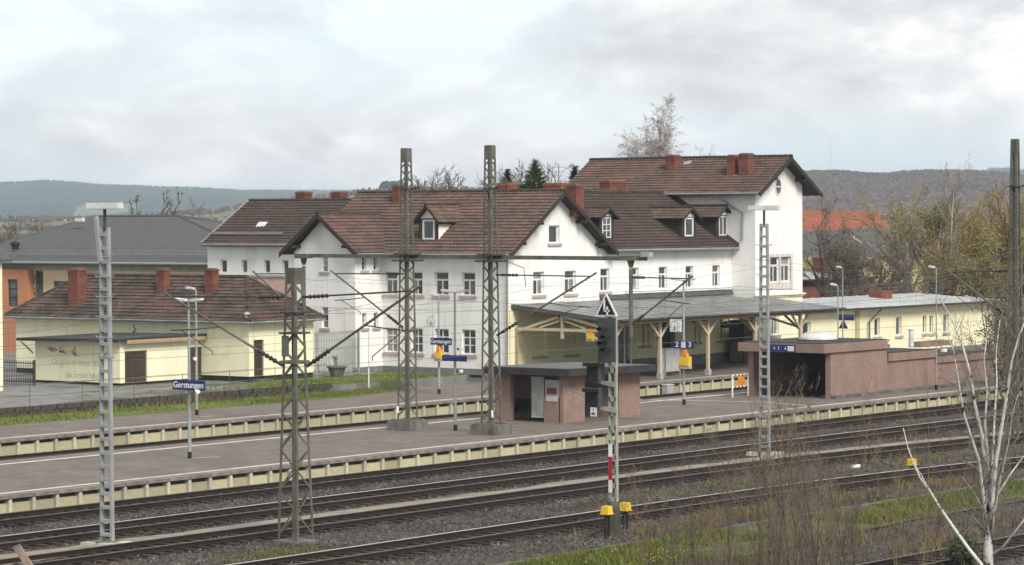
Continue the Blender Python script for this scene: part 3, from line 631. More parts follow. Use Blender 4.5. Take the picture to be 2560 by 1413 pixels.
# middle wing roof
ZC = 7.8
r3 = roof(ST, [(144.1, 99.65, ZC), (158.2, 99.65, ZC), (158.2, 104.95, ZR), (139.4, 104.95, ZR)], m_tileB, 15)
r4 = roof(ST, [(158.2, 110.2, ZC), (144.1, 110.2, ZC), (139.4, 104.95, ZR), (158.2, 104.95, ZR)], m_tileB, 16, skip=lambda p: True)
ridge(r3, (139.4, 104.95, ZR+.05), (158.2, 104.95, ZR+.05))
MB().tube([(144.6, 99.58, ZC), (158.2, 99.58, ZC-.03)], .08, 8).obj('gutter', m_zinc, r3)
mb = MB(); mb.extr([(158.22, 99.6, ZC-.05), (158.22, 104.95, ZR), (158.22, 104.95, ZR+.3), (158.22, 99.6, ZC+.3)], (.02, 0, 0)); mb.obj('flashing', m_slate, r3)
MB().tube([PY(1862, 620, 100.1), PY(1874, 640, 100.1), PY(1874, 720, 100.1)], .05, 8).obj('downpipe', m_zinc, ST)
# tower roof
TL, TR = 157.55, 165.2; zTL = Rb-(XM-TL)*.61; zTR = Rb-(TR-XM)*.61
YT1 = PX(1476, 410, XM).y
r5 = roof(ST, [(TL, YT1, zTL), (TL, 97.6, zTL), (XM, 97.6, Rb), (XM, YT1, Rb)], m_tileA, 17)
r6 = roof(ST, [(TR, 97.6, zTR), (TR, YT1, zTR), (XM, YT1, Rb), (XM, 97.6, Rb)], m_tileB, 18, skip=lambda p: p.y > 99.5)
ridge(r5, (XM, 97.55, Rb+.05), (XM, YT1, Rb+.05), m=m_deck)
for xe, ze in ((TL, zTL), (TR, zTR)): MB().extr([(xe, 97.57, ze+.03), (XM, 97.57, Rb+.05), (XM, 97.57, Rb-.24), (xe, 97.57, ze-.22)], (0, .06, 0)).obj('barge_board', m_deck, ST)
for x in (159.6, 163.2): z = Rb-abs(x-XM)*.61-.32; MB().box(x-.1, x+.1, 97.6, 98.45, z-.1, z+.1).obj('purlin_end', m_deck, ST)
MB().tube([(TL-.07, 97.7, zTL), (TL-.07, YT1, zTL)], .07, 8).obj('gutter', m_zinc, r5)
MB().tube([(157.6, 100.9, zTL-.1), (158.15, 99.9, zTL-.9), (158.15, 99.3, zTL-1.2), (158.15, 99.3, 8.3)], .055, 8).obj('downpipe', m_zinc, ST)
MB().extr([PX(1704, 420, 160.6), PX(1712, 408, 160.6), PX(1730, 404, 160.6), PX(1722, 414, 160.6)], (-.05, 0, .08)).obj('roof_hatch', m_alu, r5)
# --- chimneys
def chY(x0, x1, yt, yb, Y, dep=.7, m=None, off=.6):
    a, b = PY(x0, yt, Y), PY(x1, yb, Y)
    w = (b.x-a.x); 
    return chimney(ST, a.x, a.x+max(.5, w-.0), Y, Y+dep, b.z-off, a.z, m)
def chX(par, X, x0, x1, yt, yb, wid=.7, m=None):
    a, b = PX(x0, yt, X), PX(x1, yb, X)
    return chimney(par, X, X+wid, b.y, a.y, b.z-.5, a.z, m)
chX(ST, 138.2, 981, 996, 465, 508, .75, m_brick)
chX(ST, 141.0, 1240, 1270, 461, 490, .9, m_brick2)
chX(ST, 142.5, 1358, 1402, 461, 487, .8, m_brick2)
chX(ST, 140.6, 1416, 1440, 464, 520, .8, m_brick)
p_ = PY(1523, 454, 105.4); q_ = PY(1566, 480, 105.4); chimney(ST, p_.x, q_.x, 105.4, 106.1, 9.5, p_.z, m_brick)
chX(ST, 159.9, 1664, 1686, 390, 432, .75, m_brick)
chX(ST, 159.3, 1817, 1834, 390, 450, .55, m_brick)
chX(ST, 159.3, 1847, 1870, 386, 446, .75, m_brick)
# --- dormers
def dormer(cx, s, axis, base, wdt, zt, zpk, face, back, label=None, style='one'):
    """gabled dormer. axis 'X' looks towards -X at x=face, 'Y' towards -Y at y=face; cx is its centre across"""
    P = wallX(face) if axis == 'X' else wallY(face)
    Q = (lambda d, a, z: (d, a, z)) if axis == 'X' else (lambda d, a, z: (a, d, z))
    h = wdt/2; mb = MB()
    wall(mb, P, cx-h, cx+h, base, zt, [(cx-h*.62, cx+h*.62, base+.12, zt-.08)], .1)
    mb.face([P(cx-h, zt, 0), P(cx+h, zt, 0), P(cx, zpk-.12, 0)])
    for sgn in (-1, 1): mb.face([Q(face, cx+sgn*h, base), Q(back, cx+sgn*h, base), Q(back, cx+sgn*h, zt), Q(face, cx+sgn*h, zt)])
    d = mb.obj('dormer', m_white if axis == 'X' else m_deck, ST)
    if axis == 'Y': 
        mg = MB(); mg.face([P(cx-h*.9, zt-.02, -.012), P(cx+h*.9, zt-.02, -.012), P(cx, zpk-.2, -.012)]); mg.obj('dormer_gable', m_white, d)
    else:
        mg = MB(); 
        for a0, a1 in ((cx-h, cx-h*.66), (cx+h*.66, cx+h)): wbox(mg, P, a0, a1, base, zt, -.015, 0)
        wbox(mg, P, cx-h*.66, cx+h*.66, zt-.1, zt, -.015, 0); mg.obj('dormer_post', m_deck, d)
    a0, a1, z0, z1 = cx-h*.62, cx+h*.62, base+.12, zt-.08
    PF = lambda a, z, dd: P(a, z, dd-.02); ps = [(a0+(a1-a0)*p[0], a0+(a1-a0)*p[1], z0+(z1-z0)*p[2], z0+(z1-z0)*p[3]) for p in STY[style]]
    mf = wall(MB(), PF, a0, a1, z0, z1, ps, .05); mf.obj('window_frame', m_frame, d)
    for p in ps: wbox(MB(), PF, p[0]-.01, p[1]+.01, p[2]-.01, p[3]+.01, .03, .045).obj('pane', m_glass, d)
    for sgn in (-1, 1):
        e = cx+sgn*(h+.28); zE = zt-.28*(zpk-zt)/h+.02
        pp = [Vector(Q(face-.32, e, zE)), Vector(Q(back+.6, e, zE)), Vector(Q(back+.6, cx, zpk)), Vector(Q(face-.32, cx, zpk))]
        nrm = (pp[1]-pp[0]).cross(pp[3]-pp[0]).normalized(); nrm = nrm if nrm.z > 0 else -nrm
        mt = MB(); mt.extr(pp, -nrm*.09); mt.obj('dormer_eaves', m_deck, d)
        # courses of tiles on the dormer
        mt = MB(); rr = random.Random(int(cx*10)+sgn); L_ = (pp[1]-pp[0]).length; S_ = (pp[3]-pp[0]).length; uu = (pp[1]-pp[0])/L_; vv = (pp[3]-pp[0])/S_
        for j in range(int(S_/.3)+1):
            for i in range(int(L_/.245)):
                o = pp[0]+uu*(i*.245)+vv*min(j*.3, S_-.05); t = rr.random(); e2 = vv*min(.31, S_-j*.3)
                mt.face([o+nrm*.06, o+uu*.12+nrm*.10, o+uu*.12+e2+nrm*.06, o+e2+nrm*.02], t); mt.face([o+uu*.12+nrm*.10, o+uu*.24+nrm*.06, o+uu*.24+e2+nrm*.02, o+uu*.12+e2+nrm*.06], t)
        mt.obj('tiles', m_tileA, d, kind='stuff')
    ridge(d, Q(face-.34, cx, zpk+.05), Q(back+.6, cx, zpk+.05), .09)
p = PX(1072, 602, 135.0); pk = PX(1066, 514, 134.7)
dormer(p.y, 0, 'X', p.z-.05, 1.45, PX(1067, 546, 135.0).z, pk.z, 135.0, 137.3)
for px0, px1, ya, yb, yk, st in ((1505, 1527, 545, 598, 522, 'lat'), (1711, 1733, 546, 594, 520, 'one'), (1797, 1817, 542, 592, 516, 'two')):
    Yf = 100.5; a, b = PY(px0, yb, Yf), PY(px1, ya, Yf)
    dormer((a.x+b.x)/2, 0, 'Y', a.z-.05, (b.x-a.x)/.62, b.z+.12, PY(px1, yk, Yf).z, Yf, 104.0, style=st)
# antenna on the ridge
an = MB(); a0 = PX(1397, 462, 143); a1 = PX(1397, 413, 143); an.tube([a0, a1], .025, 5)
for k, wv in ((.08, .5), (.25, .4), (.4, .3)): c = a1-Vector((0, 0, k*1.6)); an.tube([c-Vector((.0, wv, 0)), c+Vector((0, wv, 0))], .012, 4)
an.obj('aerial', m_steel_d, ST)

# ================================================================== rear wing
RWg = thing('rear_wing', 'white rear wing with dark tiled roof and small windows behind the yellow house', 'building', (138, 124, .8))
XB = 136.0
yB0, yB1 = PX(745, 650, XB).y-1, PX(519, 650, XB).y
zBe = PX(620, 612, XB-.4).z; zBm = PX(640, 690, XB).z
bwin = [(PX(b, 660, XB).y, PX(a, 660, XB).y, PX(660, 683, XB).z, PX(660, 650, XB).z) for a, b in ((551, 567), (603, 618), (660, 675), (706, 721))]
mb = MB(); wall(mb, wallX(XB), yB0, yB1, zBm, zBe+.2, bwin, .22); mb.face([(XB, yB1, .5), (XB+8, yB1, .5), (XB+8, yB1, zBe), (XB+4, yB1, zBe+2.8), (XB, yB1, zBe)]); mb.obj('upper_wall', m_white, RWg)
mb = MB(); wall(mb, wallX(XB+.05), yB0, yB1, .5, zBm, [], .2); mb.obj('lower_wall', m_pink, RWg)
wbox(MB(), wallX(XB), yB0, yB1, zBm-.06, zBm+.06, -.05, .06).obj('string_course', m_sillgrey, RWg)
for h in bwin: window(RWg, wallX(XB), *h, style='one', depth=.12)
zBr = PX(740, 503, XB+4).z; yE0, yE1 = 114.6, PX(503, 611, XB-.5).y
rb = roof(RWg, [(XB-.5, yE1, zBe), (XB-.5, yE0, zBe), (XB+4, yE0, zBr), (XB+4, yE1, zBr)], m_tileB, 21)
roof(RWg, [(XB+8.5, yE0, zBe), (XB+8.5, yE1, zBe), (XB+4, yE1, zBr), (XB+4, yE0, zBr)], m_tileB, 22, skip=lambda p: True)
ridge(rb, (XB+4, yE0, zBr+.04), (XB+4, yE1, zBr+.04))
MB().tube([(XB-.56, yE0+.2, zBe), (XB-.56, yE1, zBe)], .07, 8).obj('gutter', m_zinc, rb)
MB().bar((XB-.5, yE1, zBe+.1), (XB+4, yE1, zBr+.1), .12, .1).obj('verge_flashing', m_zinc, rb)
mb = MB(); q0 = PX(630, 595, XB); mb.bar((XB+.15, yE0+4, zBe+.72), (XB+.15, yE1, zBe+.72), .04, .12); mb.obj('snow_guard', m_zinc, rb)
q = PX(650, 571, XB+1.2); MB().extr([q+Vector((0, -.35, 0)), q+Vector((0, .35, 0)), q+Vector((.35, .35, .32)), q+Vector((.35, -.35, .32))], (-.05, 0, .08)).obj('roof_hatch', m_alu, rb)
chX(RWg, XB+4.0, 739, 762, 482, 506, .7, m_brick); chX(RWg, XB+4.0, 827, 850, 482, 504, .7, m_brick)

# ================================================================== platform canopy
CN = thing('platform_canopy', 'grey sheet-roofed platform canopy on forked timber posts in front of the station', 'canopy', (147, 93.4, PT))
cx0, cx1, cyf, cyw, czf, czw = 134.8, 159.6, 92.75, 100.15, 4.08, 4.86
nseg = 21
for k in range(nseg):                                     # roof sheets with standing seams
    a = cx0+(cx1-cx0)*k/nseg; b = cx0+(cx1-cx0)*(k+1)/nseg; dz = rg.uniform(-.004, .004)
    yw = cyw if b < 158.3 else 98.35; zw = czf+(czw-czf)*(yw-cyf)/(cyw-cyf)
    s = MB().extr([(a+.002, cyf, czf+dz), (b-.002, cyf, czf+dz), (b-.002, yw, zw+dz), (a+.002, yw, zw+dz)], (0, 0, -.05)).obj('roof_sheet', m_metalroof, CN)
    MB().bar((a, cyf-.01, czf+.008), (a, yw, zw+.008), .025, .014).obj('seam', m_metalroof, s)
MB().extr([(143.6, 100.0, 4.88), (158.2, 100.0, 4.88), (158.2, 100.18, 5.16), (143.6, 100.18, 5.16)], (0, -.04, .0)).obj('wall_flashing', m_feltlight, CN)
MB().tube([(cx0, cyf-.07, czf-.04), (cx1, cyf-.07, czf-.07)], .08, 8).obj('gutter', m_steel_d, CN)
MB().extr([(cx0-.02, cyf, czf-.02), (cx0-.02, cyw, czw-.02), (cx0-.02, cyw, czw-.22), (cx0-.02, cyf, czf-.2)], (.05, 0, 0)).obj('verge_board', m_slate, CN)
MB().bar((cx0+.2, 93.3, czf-.2), (cx1-.2, 93.3, czf-.2), .18, .22).obj('front_purlin', m_timber, CN)
MB().bar((cx0+.2, 97.0, czf+.18), (cx1-.2, 97.0, czf+.18), .16, .2).obj('middle_purlin', m_deck, CN)
for k in range(16): x = cx0+.6+k*1.55; MB().bar((x, cyf+.1, czf-.1), (x, 98.3, czf+.48), .1, .14).obj('rafter', m_deck, CN)
for i, x in enumerate((135.1, 139.75, 144.8, 150.0, 155.2)):
    mb = MB(); mb.bar((x, 93.3, PT), (x, 93.3, czf-.3), .16, .16); o = mb.obj('post', m_timberL, CN)
    MB().box(x-.14, x+.14, 93.16, 93.44, PT, PT+.35).obj('post_foot', m_sillgrey, o)
    for s in (-1, 1): MB().bar((x+s*.03, 93.3, czf-1.15), (x+s*.95, 93.3, czf-.3), .1, .12).obj('strut', m_timberL, o)
    MB().bar((x, 93.4, czf-1.15), (x, 94.6, czf-.2), .1, .12).obj('strut', m_timber, o)
    if i: MB().bar((x, 93.3, czf-.3), (x, 100.1, czf+.2), .14, .2).obj('tie_beam', m_deck, CN)
# end truss seen from the yard side
X = 135.1; mb = MB()
mb.bar((X, 93.3, 3.45), (X, 100.1, 3.45), .13, .17); mb.bar((X, 99.9, 3.35), (X, 96.9, 4.22), .12, .15); mb.bar((X, 93.7, 3.55), (X, 96.7, 4.22), .12, .15); mb.bar((X, 96.8, 4.3), (X, 96.8, 2.95), .14, .16)
mb.bar((X, 98.4, 3.55), (X, 97.0, 3.95), .09, .1); mb.bar((X, 95.2, 3.55), (X, 96.6, 3.95), .09, .1); mb.bar((X, 93.35, 2.5), (X, 95.3, 3.4), .1, .12)
mb.obj('end_truss', m_timberL, CN)
MB().bar((X, 100.0, 3.5), (X, 100.0, 1.0), .14, .14).obj('wall_post', m_timber, CN)
MB().bar((155.2, 93.3, czf-1.1), (153.0, 95.5, czf-.1), .12, .14).obj('end_brace', m_timber, CN)
# things hanging or standing under the canopy
def sq_clock(label, x, y, z, s=.52, par_pole=None):
    t = thing('platform_clock', label, 'clock', (x, y, z-s)); t['group'] = 'station clocks'
    MB().box(x, x+.16, y-s/2, y+s/2, z-s/2-.02, z+s/2).obj('clock_case', m_alu, t)
    P = wallX(x)
    mb = MB(); wbox(mb, P, y-s*.45, y+s*.45, z-s*.45, z+s*.45, -.012, -.004); mb.obj('clock_face', m_signwhite, t)
    for k in range(12):
        a = math.pi*k/6; c, q = math.cos(a), math.sin(a); r0, r1 = s*.33, s*.41
        MB().bar((x-.016, y+q*r0, z+c*r0), (x-.016, y+q*r1, z+c*r1), .03, .012, up=(1, 0, 0)).obj('hour_mark', m_black, t)
    MB().bar((x-.02, y, z+.02), (x-.02, y-.02, z-s*.33), .03, .01, up=(1, 0, 0)).obj('hour_hand', m_black, t); MB().bar((x-.022, y, z-.02), (x-.022, y+.02, z-s*.38), .025, .01, up=(1, 0, 0)).obj('minute_hand', m_black, t)
    return t
q = PY(1655, 832, 96.0)
s1 = thing('platform_number_sign', 'dark board with white figure 1 under the canopy', 'sign', (q.x, 96, q.z-.4))
MB().box(q.x, q.x+.1, 95.65, 96.35, q.z-.45, q.z+.35).obj('board', m_blue, s1); text('1', .5, m_signwhite, s1, wallX(q.x), 96.0, q.z, -.006, rev=True)
MB().tube([(q.x+.05, 96, q.z+.35), (q.x+.05, 96, czf+.25)], .02, 5).obj('hanger', m_steel_d, s1)
q = PY(1823, 812, 95.5); pd = thing('train_display', 'dark hanging pair of lamps under the canopy near the dark passage', 'lamp', (q.x, 95.5, q.z))
for s in (-.45, .35): MB().lathe((q.x+s, 95.5, q.z-.12), [(.1, .28), (.3, .2), (.33, .05), (.25, -.05)], 12).obj('lamp_shade', m_black, pd)
MB().bar((q.x-.5, 95.5, q.z+.2), (q.x+.45, 95.5, q.z+.2), .05, .08).obj('arm', m_black, pd); MB().tube([(q.x, 95.5, q.z+.2), (q.x, 95.5, czf+.3)], .03, 6).obj('hanger', m_steel_d, pd)
# fare boards: grey glazed panels beside the second post
for k, (a, b) in enumerate(((1645, 1660), (1664, 1700))):
    p0, p1 = PZ(a, 932, PT), PZ(b, 929, PT); t = thing('information_panel', ('narrow' if k == 0 else 'wide')+' grey glazed panel standing under the canopy beside a forked post', 'panel', p0)
    Yp = 94.6; xa, xb = PY(a, 900, Yp).x, PY(b, 900, Yp).x
    MB().box(xa+.05, xb-.05, Yp, Yp+.04, PT+.25, PT+1.55).obj('glass', m_sillgrey, t)
    for x in (xa, xb): MB().box(x-.03, x+.03, Yp-.02, Yp+.06, PT, PT+1.65).obj('post', m_galv, t)
    MB().box(xa, xb, Yp-.02, Yp+.06, PT+1.55, PT+1.62).obj('rail', m_galv, t)
# glazed windbreak (pale posts)
t = thing('glazed_porch', 'pale glazed porch frame under the canopy beside the signal head', 'porch', (142, 97, PT))
for x in (1560, 1577): p = PY(x, 850, 97.0); MB().box(p.x-.05, p.x+.05, 96.95, 97.05, PT, 3.45).obj('post', m_frame, t)
a, b = PY(1543, 850, 97.0).x, PY(1584, 850, 97.0).x; MB().box(a, b, 96.9, 97.1, 3.45, 3.6).obj('lintel', m_frame, t); MB().box(a, a+.08, 96.95, 97.05, PT, 3.45).obj('post', m_frame, t)
MB().box(a+.1, b-.6, 97.0, 97.02, PT+.4, 3.4).obj('pane', m_glass, t)
d = thing('dark_recess_block', 'dark grey block standing for the dark recess and door between canopy and tall block', 'cabinet', (157.4, 98.9, PT))  # dark block stands for the dark recess and door at the tower side wall
MB().box(157.2, 158.15, 98.6, 99.7, PT, PT+2.7).obj('body', mat('dark green grey steel', (.06, .065, .055), scale=2), d); MB().box(157.18, 157.2, 98.7, 99.6, PT+.1, PT+1.3).obj('lower_door', m_plinth, d)

# ================================================================== low annex to the right
AN = thing('annex_building', 'low cream annex with light sheet roof right of the tall block', 'building', (176, 102, PT))
Xe = PY(2487, 800, 98.4).x
ew = []
for a, b, c, d in ((2006, 2027, 806, 850), (2186, 2200, 796, 842), (2240, 2254, 792, 840), (2307, 2316, 790, 834), (2324, 2333, 790, 834), (2358, 2372, 786, 832)):
    p0, p1 = PY(a, 820, 98.4).x, PY(b, 820, 98.4).x; ew.append((p0, p1, PY(a, d, 98.4).z, PY(a, c, 98.4).z))
mb = MB(); wall(mb, PT_, 164.01, Xe, .5, 3.7, ew, .2); wall(mb, wallX(Xe, -1), 98.4, 108, .5, 3.7, [], .2); mb.face([(164, 108, .5), (Xe, 108, .5), (Xe, 108, 3.7), (164, 108, 3.7)]); mb.obj('wall', m_creamE, AN)
for h in ew: window(AN, PT_, *h, style='one', sill=m_sillgrey, depth=.14)
for px_ in (2142,): p = PY(px_, 800, 98.4); wbox(MB(), PT_, p.x-.22, p.x+.22, .5, 3.65, -.1, .01).obj('pilaster', mat('ochre pilaster', (.52, .45, .22), scale=2), AN)
zE, yE, yRd = 3.68, 97.75, 103.2; zRd = PY(2240, 735, 103.2).z
nE = 18; xr1 = Xe+.5; hip = 3.6
for k in range(nE):
    a = 164.1+(xr1-164.1)*k/nE; b = 164.1+(xr1-164.1)*(k+1)/nE
    fa = min(1, (xr1-a)/hip); fb = min(1, (xr1-b)/hip)
    top = [(b, yE+(yRd-yE)*fb, zE+(zRd-zE)*fb), (a, yE+(yRd-yE)*fa, zE+(zRd-zE)*fa)] if fb > 0 else [(a, yE+(yRd-yE)*fa, zE+(zRd-zE)*fa)]
    s = MB().extr([(a+.008, yE, zE), (b-.008, yE, zE)]+top, (0, 0, -.05)).obj('roof_sheet', m_metalroofE, AN)
    MB().bar((a, yE, zE+.02), (a, yE+(yRd-yE)*fa, zE+(zRd-zE)*fa+.02), .035, .04).obj('seam', m_metalroofE, s)
MB().extr([(164.1, 108.6, zE), (xr1, 108.6, zE), (xr1-hip, yRd, zRd), (164.1, yRd, zRd)], (0, 0, -.05)).obj('rear_roof', m_metalroofE, AN)
MB().extr([(xr1, yE, zE), (xr1, 108.6, zE), (xr1-hip, yRd, zRd)], (0, 0, -.05)).obj('hip_roof', m_metalroofE, AN)
MB().tube([(164.2, yE-.06, zE-.05), (xr1, yE-.06, zE-.08)], .07, 8).obj('gutter', m_steel_d, AN)
p = PY(2190, 776, 98.2); MB().tube([p+Vector((.15, -.3, .05)), p+Vector((-.9, 0, -.75)), Vector((p.x-.9, 98.2, .6))], .06, 7).obj('downpipe', mat('dark bronze pipe', (.12, .10, .06), scale=2), AN)
q = PY(2200, 738, 101.5); MB().box(q.x-.3, q.x+1.2, 101.2, 102.2, q.z-.5, q.z+.3).obj('roof_light', m_brick, AN)
q = PY(2335, 722, 104); MB().box(q.x-.3, q.x+.3, 103.5, 104.2, q.z-.6, q.z+.5).obj('vent_stack', m_steel_d, AN)

# ================================================================== yellow house on the left
YH = thing('yellow_house', 'pale yellow single storey house with hipped mottled roof and three red chimneys', 'building', (123.6, 117, .86))
hx0, hx1, hy0, hy1, he = 120.94, 126.35, 107.8, 126.0, 4.15
dy_ = (PY(635, 900, hy0).x, PY(660, 900, hy0).x, .9, PY(645, 850, hy0).z)
mb = MB(); wall(mb, wallX(hx0), hy0, hy1, 1.15, he+.1, [], .2); wall(mb, wallY(hy0), hx0, hx1, 1.15, he+.1, [(dy_[0], dy_[1], 1.15, dy_[3])], .2); mb.face([(hx1, hy0, .5), (hx1, hy1, .5), (hx1, hy1, he), (hx1, hy0, he)]); mb.face([(hx0, hy1, .5), (hx1, hy1, .5), (hx1, hy1, he), (hx0, hy1, he)]); mb.obj('wall', m_cream, YH)
mb = MB(); wbox(mb, wallX(hx0), hy0+.0, hy1, .5, 1.15, .03, .2); wbox(mb, wallY(hy0), dy_[1]+.02, hx1, .5, 1.15, .03, .2); wbox(mb, wallY(hy0), hx0, dy_[0]-.02, .5, 1.15, .01, .2); mb.obj('plinth', m_blackplinth, YH)
mb = MB(); wbox(mb, wallX(hx0), hy0-.04, hy1, he-.45, he-.3, -.05, 0); wbox(mb, wallY(hy0), hx0-.04, hx1, he-.45, he-.3, -.05, 0); wbox(mb, wallX(hx0), hy0-.12, hy1, he-.15, he+.02, -.14, 0); wbox(mb, wallY(hy0), hx0-.12, hx1, he-.15, he+.02, -.14, 0); mb.obj('cornice', m_cream, YH)
dd = wbox(MB(), wallY(hy0), dy_[0], dy_[1], .88, dy_[3], .1, .16).obj('door', m_door, YH)
for k in (.33, .66): wbox(MB(), wallY(hy0), dy_[0]+(dy_[1]-dy_[0])*k-.01, dy_[0]+(dy_[1]-dy_[0])*k+.01, .95, dy_[3]-.05, .085, .1).obj('plank_joint', m_black, dd)
MB().box(dy_[0]-.2, dy_[1]+.2, hy0-.5, hy0, .7, .98).obj('doorstep', m_block, YH)
ex0, ex1, ey0, ey1 = hx0-.45, hx1+.45, hy0-.45, hy1+.45; xm = (ex0+ex1)/2; zr_ = PX(420, 693, xm).z
yr0, yr1 = PX(616, 691, xm).y, PX(205, 691, xm).y
s1_ = roof(YH, [(ex0, ey1, he), (ex0, ey0, he), (xm, yr0, zr_), (xm, yr1, zr_)], m_tileF, 31, te=.3, tw=.24)
s2_ = roof(YH, [(ex0, ey0, he), (ex1, ey0, he), (xm, yr0, zr_)], m_tileF, 32, te=.3, tw=.24)
roof(YH, [(ex1, ey0, he), (ex1, ey1, he), (xm, yr1, zr_), (xm, yr0, zr_)], m_tileF, 33, skip=lambda p: True)
roof(YH, [(ex1, ey1, he), (ex0, ey1, he), (xm, yr1, zr_)], m_tileF, 34, skip=lambda p: True)
ridge(s1_, (xm, yr0, zr_+.04), (xm, yr1, zr_+.04)); ridge(s1_, (xm, yr0, zr_+.04), (ex0, ey0, he+.1), .11); ridge(s1_, (xm, yr1, zr_+.04), (ex0, ey1, he+.1), .11); ridge(s2_, (xm, yr0, zr_+.04), (ex1, ey0, he+.1), .11)
MB().tube([(ex0-.05, ey0, he-.02), (ex0-.05, ey1, he-.02)], .07, 8).obj('gutter', m_zinc, s1_); MB().tube([(ex0, ey0-.05, he-.02), (ex1, ey0-.05, he-.02)], .07, 8).obj('gutter', m_zinc, s2_)
chX(YH, 121.1, 170, 194, 674, 782, .75, m_brick); chX(YH, 122.3, 391, 410, 674, 736, .5, m_brick); chX(YH, 122.3, 512, 532, 674, 736, .5, m_brick)
q = PX(618, 795, ex0+.3); MB().lathe((q.x, q.y, q.z-.1), [(.12, 0), (.12, .25), (.2, .3), (.05, .45)], 8).obj('roof_vent', m_sillgrey, s1_)
for pxx, pyy in (): q = PX(pxx, pyy, 122.6); MB().extr([q+Vector((0, -.4, 0)), q+Vector((0, .4, 0)), q+Vector((.35, .4, .3)), q+Vector((.35, -.4, .3))], (-.05, 0, .08)).obj('roof_hatch', m_zinc, s1_)
MB().tube([PX(334, 812, 120.6), PX(338, 826, 120.7), PX(331, 833, 120.8)], .045, 6).obj('downpipe', m_zinc, YH)
# lean-to annex
LT = thing('lean_to', 'low flat roofed cream lean-to with dark doors and faded graffiti beside the yellow house', 'building', (117.5, 114.3, .86))
lx0, lx1, ly0, ly1, lz0, lz1 = 114.4, 120.9, 111.25, 117.7, 1.0, 3.22
PL, PLf = wallX(lx0), wallY(ly0)
d1 = (PY(312, 900, ly0).x, PY(368, 900, ly0).x, lz0, PY(340, 877, ly0).z); d2 = (PY(472, 900, ly0).x, PY(521, 900, ly0).x, lz0, PY(500, 867, ly0).z)
mb = MB(); wall(mb, PL, ly0, ly1, lz0, lz1, [], .2); wall(mb, PLf, lx0, lx1, lz0, lz1, [d1, d2], .2); mb.face([(lx0, ly1, .5), (lx1, ly1, .5), (lx1, ly1, lz1), (lx0, ly1, lz1)]); mb.obj('wall', m_cream, LT)
mb = MB(); wbox(mb, PL, ly0, ly1, .5, lz0, .03, .2)
for a, b in ((lx0, d1[0]), (d1[1], d2[0]), (d2[1], lx1)): wbox(mb, PLf, a, b, .5, lz0, .03, .2)
mb.obj('plinth', m_blackplinth, LT)
for h in (d1, d2):
    o = wbox(MB(), PLf, h[0], h[1], .87, h[3], .1, .15).obj('door', m_door, LT)
    wbox(MB(), PLf, (h[0]+h[1])/2-.012, (h[0]+h[1])/2+.012, .9, h[3], .085, .1).obj('leaf_joint', m_black, o)
    for k in (.2, .75): wbox(MB(), PLf, h[0]+.05, h[1]-.05, .9+(h[3]-.9)*k, 1.0+(h[3]-.9)*k, .08, .1).obj('ledge', m_deck, o)
mb = MB(); mb.extr([(lx0-.55, ly0-.35, lz1+.02), (lx1, ly0-.35, lz1+.08), (lx1, ly1+.9, lz1-.02), (lx0-.55, ly1+.9, lz1-.06)], (0, 0, .16)); fr = mb.obj('flat_roof', m_roofFelt, LT)
MB().box(lx0+.2, lx1, ly0-.37, ly0-.30, lz1-.1, lz1+.1).obj('fascia', m_timber, fr)
MB().tube([(lx0-.58, ly1+.6, lz1-.05), (lx0-.3, ly1+.4, lz1-.35), (lx0-.05, ly1+.1, lz1-.75)], .05, 6).obj('downpipe', m_timber, LT)
text('Ob grün ob braun Nazis', .52, m_graf, LT, PL, PX(195, 905, lx0).y, PX(190, 906, lx0).z, -.006, name='spray_lettering', rev=True, sx=.78)
text('die Fresse hauen', .52, m_graf, LT, PL, PX(210, 938, lx0).y, PX(210, 938, lx0).z, -.006, name='spray_lettering', rev=True, sx=.8)
mb = MB(); rr = random.Random(9)
for cxp, cyp, nn_ in ((128, 873, 16), (155, 880, 12), (185, 882, 12), (262, 885, 8)):
    c = PX(cxp, cyp, lx0-.008); pts = [c+Vector((0, rr.gauss(0, .22)-.0, rr.gauss(0, .12))) for _ in range(nn_)]
    for p_, q_ in zip(pts[:-1], pts[1:]): mb.bar(p_, q_, .03, .006, up=(1, 0, 0))
mb.obj('spray_scribble', m_graf2, LT)

# ================================================================== orange building with the grey hip roof
OB = thing('orange_building', 'orange and peach two storey building with large grey hipped roof at left', 'building', (150, 150, 0))
XO = 146.0; ze = PX(300, 658, XO).z; yn, yf = PX(528, 650, XO).y-6, PX(-60, 650, XO).y
ow = [(PX(52, 720, XO-.3).y, PX(26, 720, XO-.3).y, PX(40, 765, XO).z, PX(40, 698, XO).z)]
wpe = PX(85, 700, XO).y
mb = MB(); wall(mb, wallX(XO), yn, PX(108, 700, XO).y, .3, ze-.3, [(PX(163, 700, XO).y, PX(134, 700, XO).y, PX(150, 725, XO).z, PX(150, 703, XO).z)], .2); mb.obj('peach_wall', m_peach, OB)
mb = MB(); wall(mb, wallX(XO-.6), wpe, yf, .3, ze-.5, ow, .25); mb.face([(XO-.6, wpe, .3), (XO, wpe, .3), (XO, wpe, ze-.5), (XO-.6, wpe, ze-.5)]); mb.obj('orange_bay', m_orange, OB)
window(OB, wallX(XO-.6), *ow[0], style='three', fm=m_door); window(OB, wallX(XO), PX(163, 700, XO).y, PX(134, 700, XO).y, PX(150, 725, XO).z, PX(150, 703, XO).z, style='one', fm=m_slate)
a, b = PX(108, 700, XO).y, PX(85, 700, XO).y
mb = MB(); wall(mb, wallX(XO+.1), a, b, .3, ze-.4, [(a+.08, b-.08, 1, ze-.6)], .1); so_ = mb.obj('stair_glazing_frame', m_timber, OB)
for k in range(5): z0 = 1+(ze-1.6)*k/5; wbox(MB(), wallX(XO+.1), a+.08, b-.08, z0+.05, z0+(ze-1.6)/5-.03, .08, .1).obj('pane', m_glass, so_)
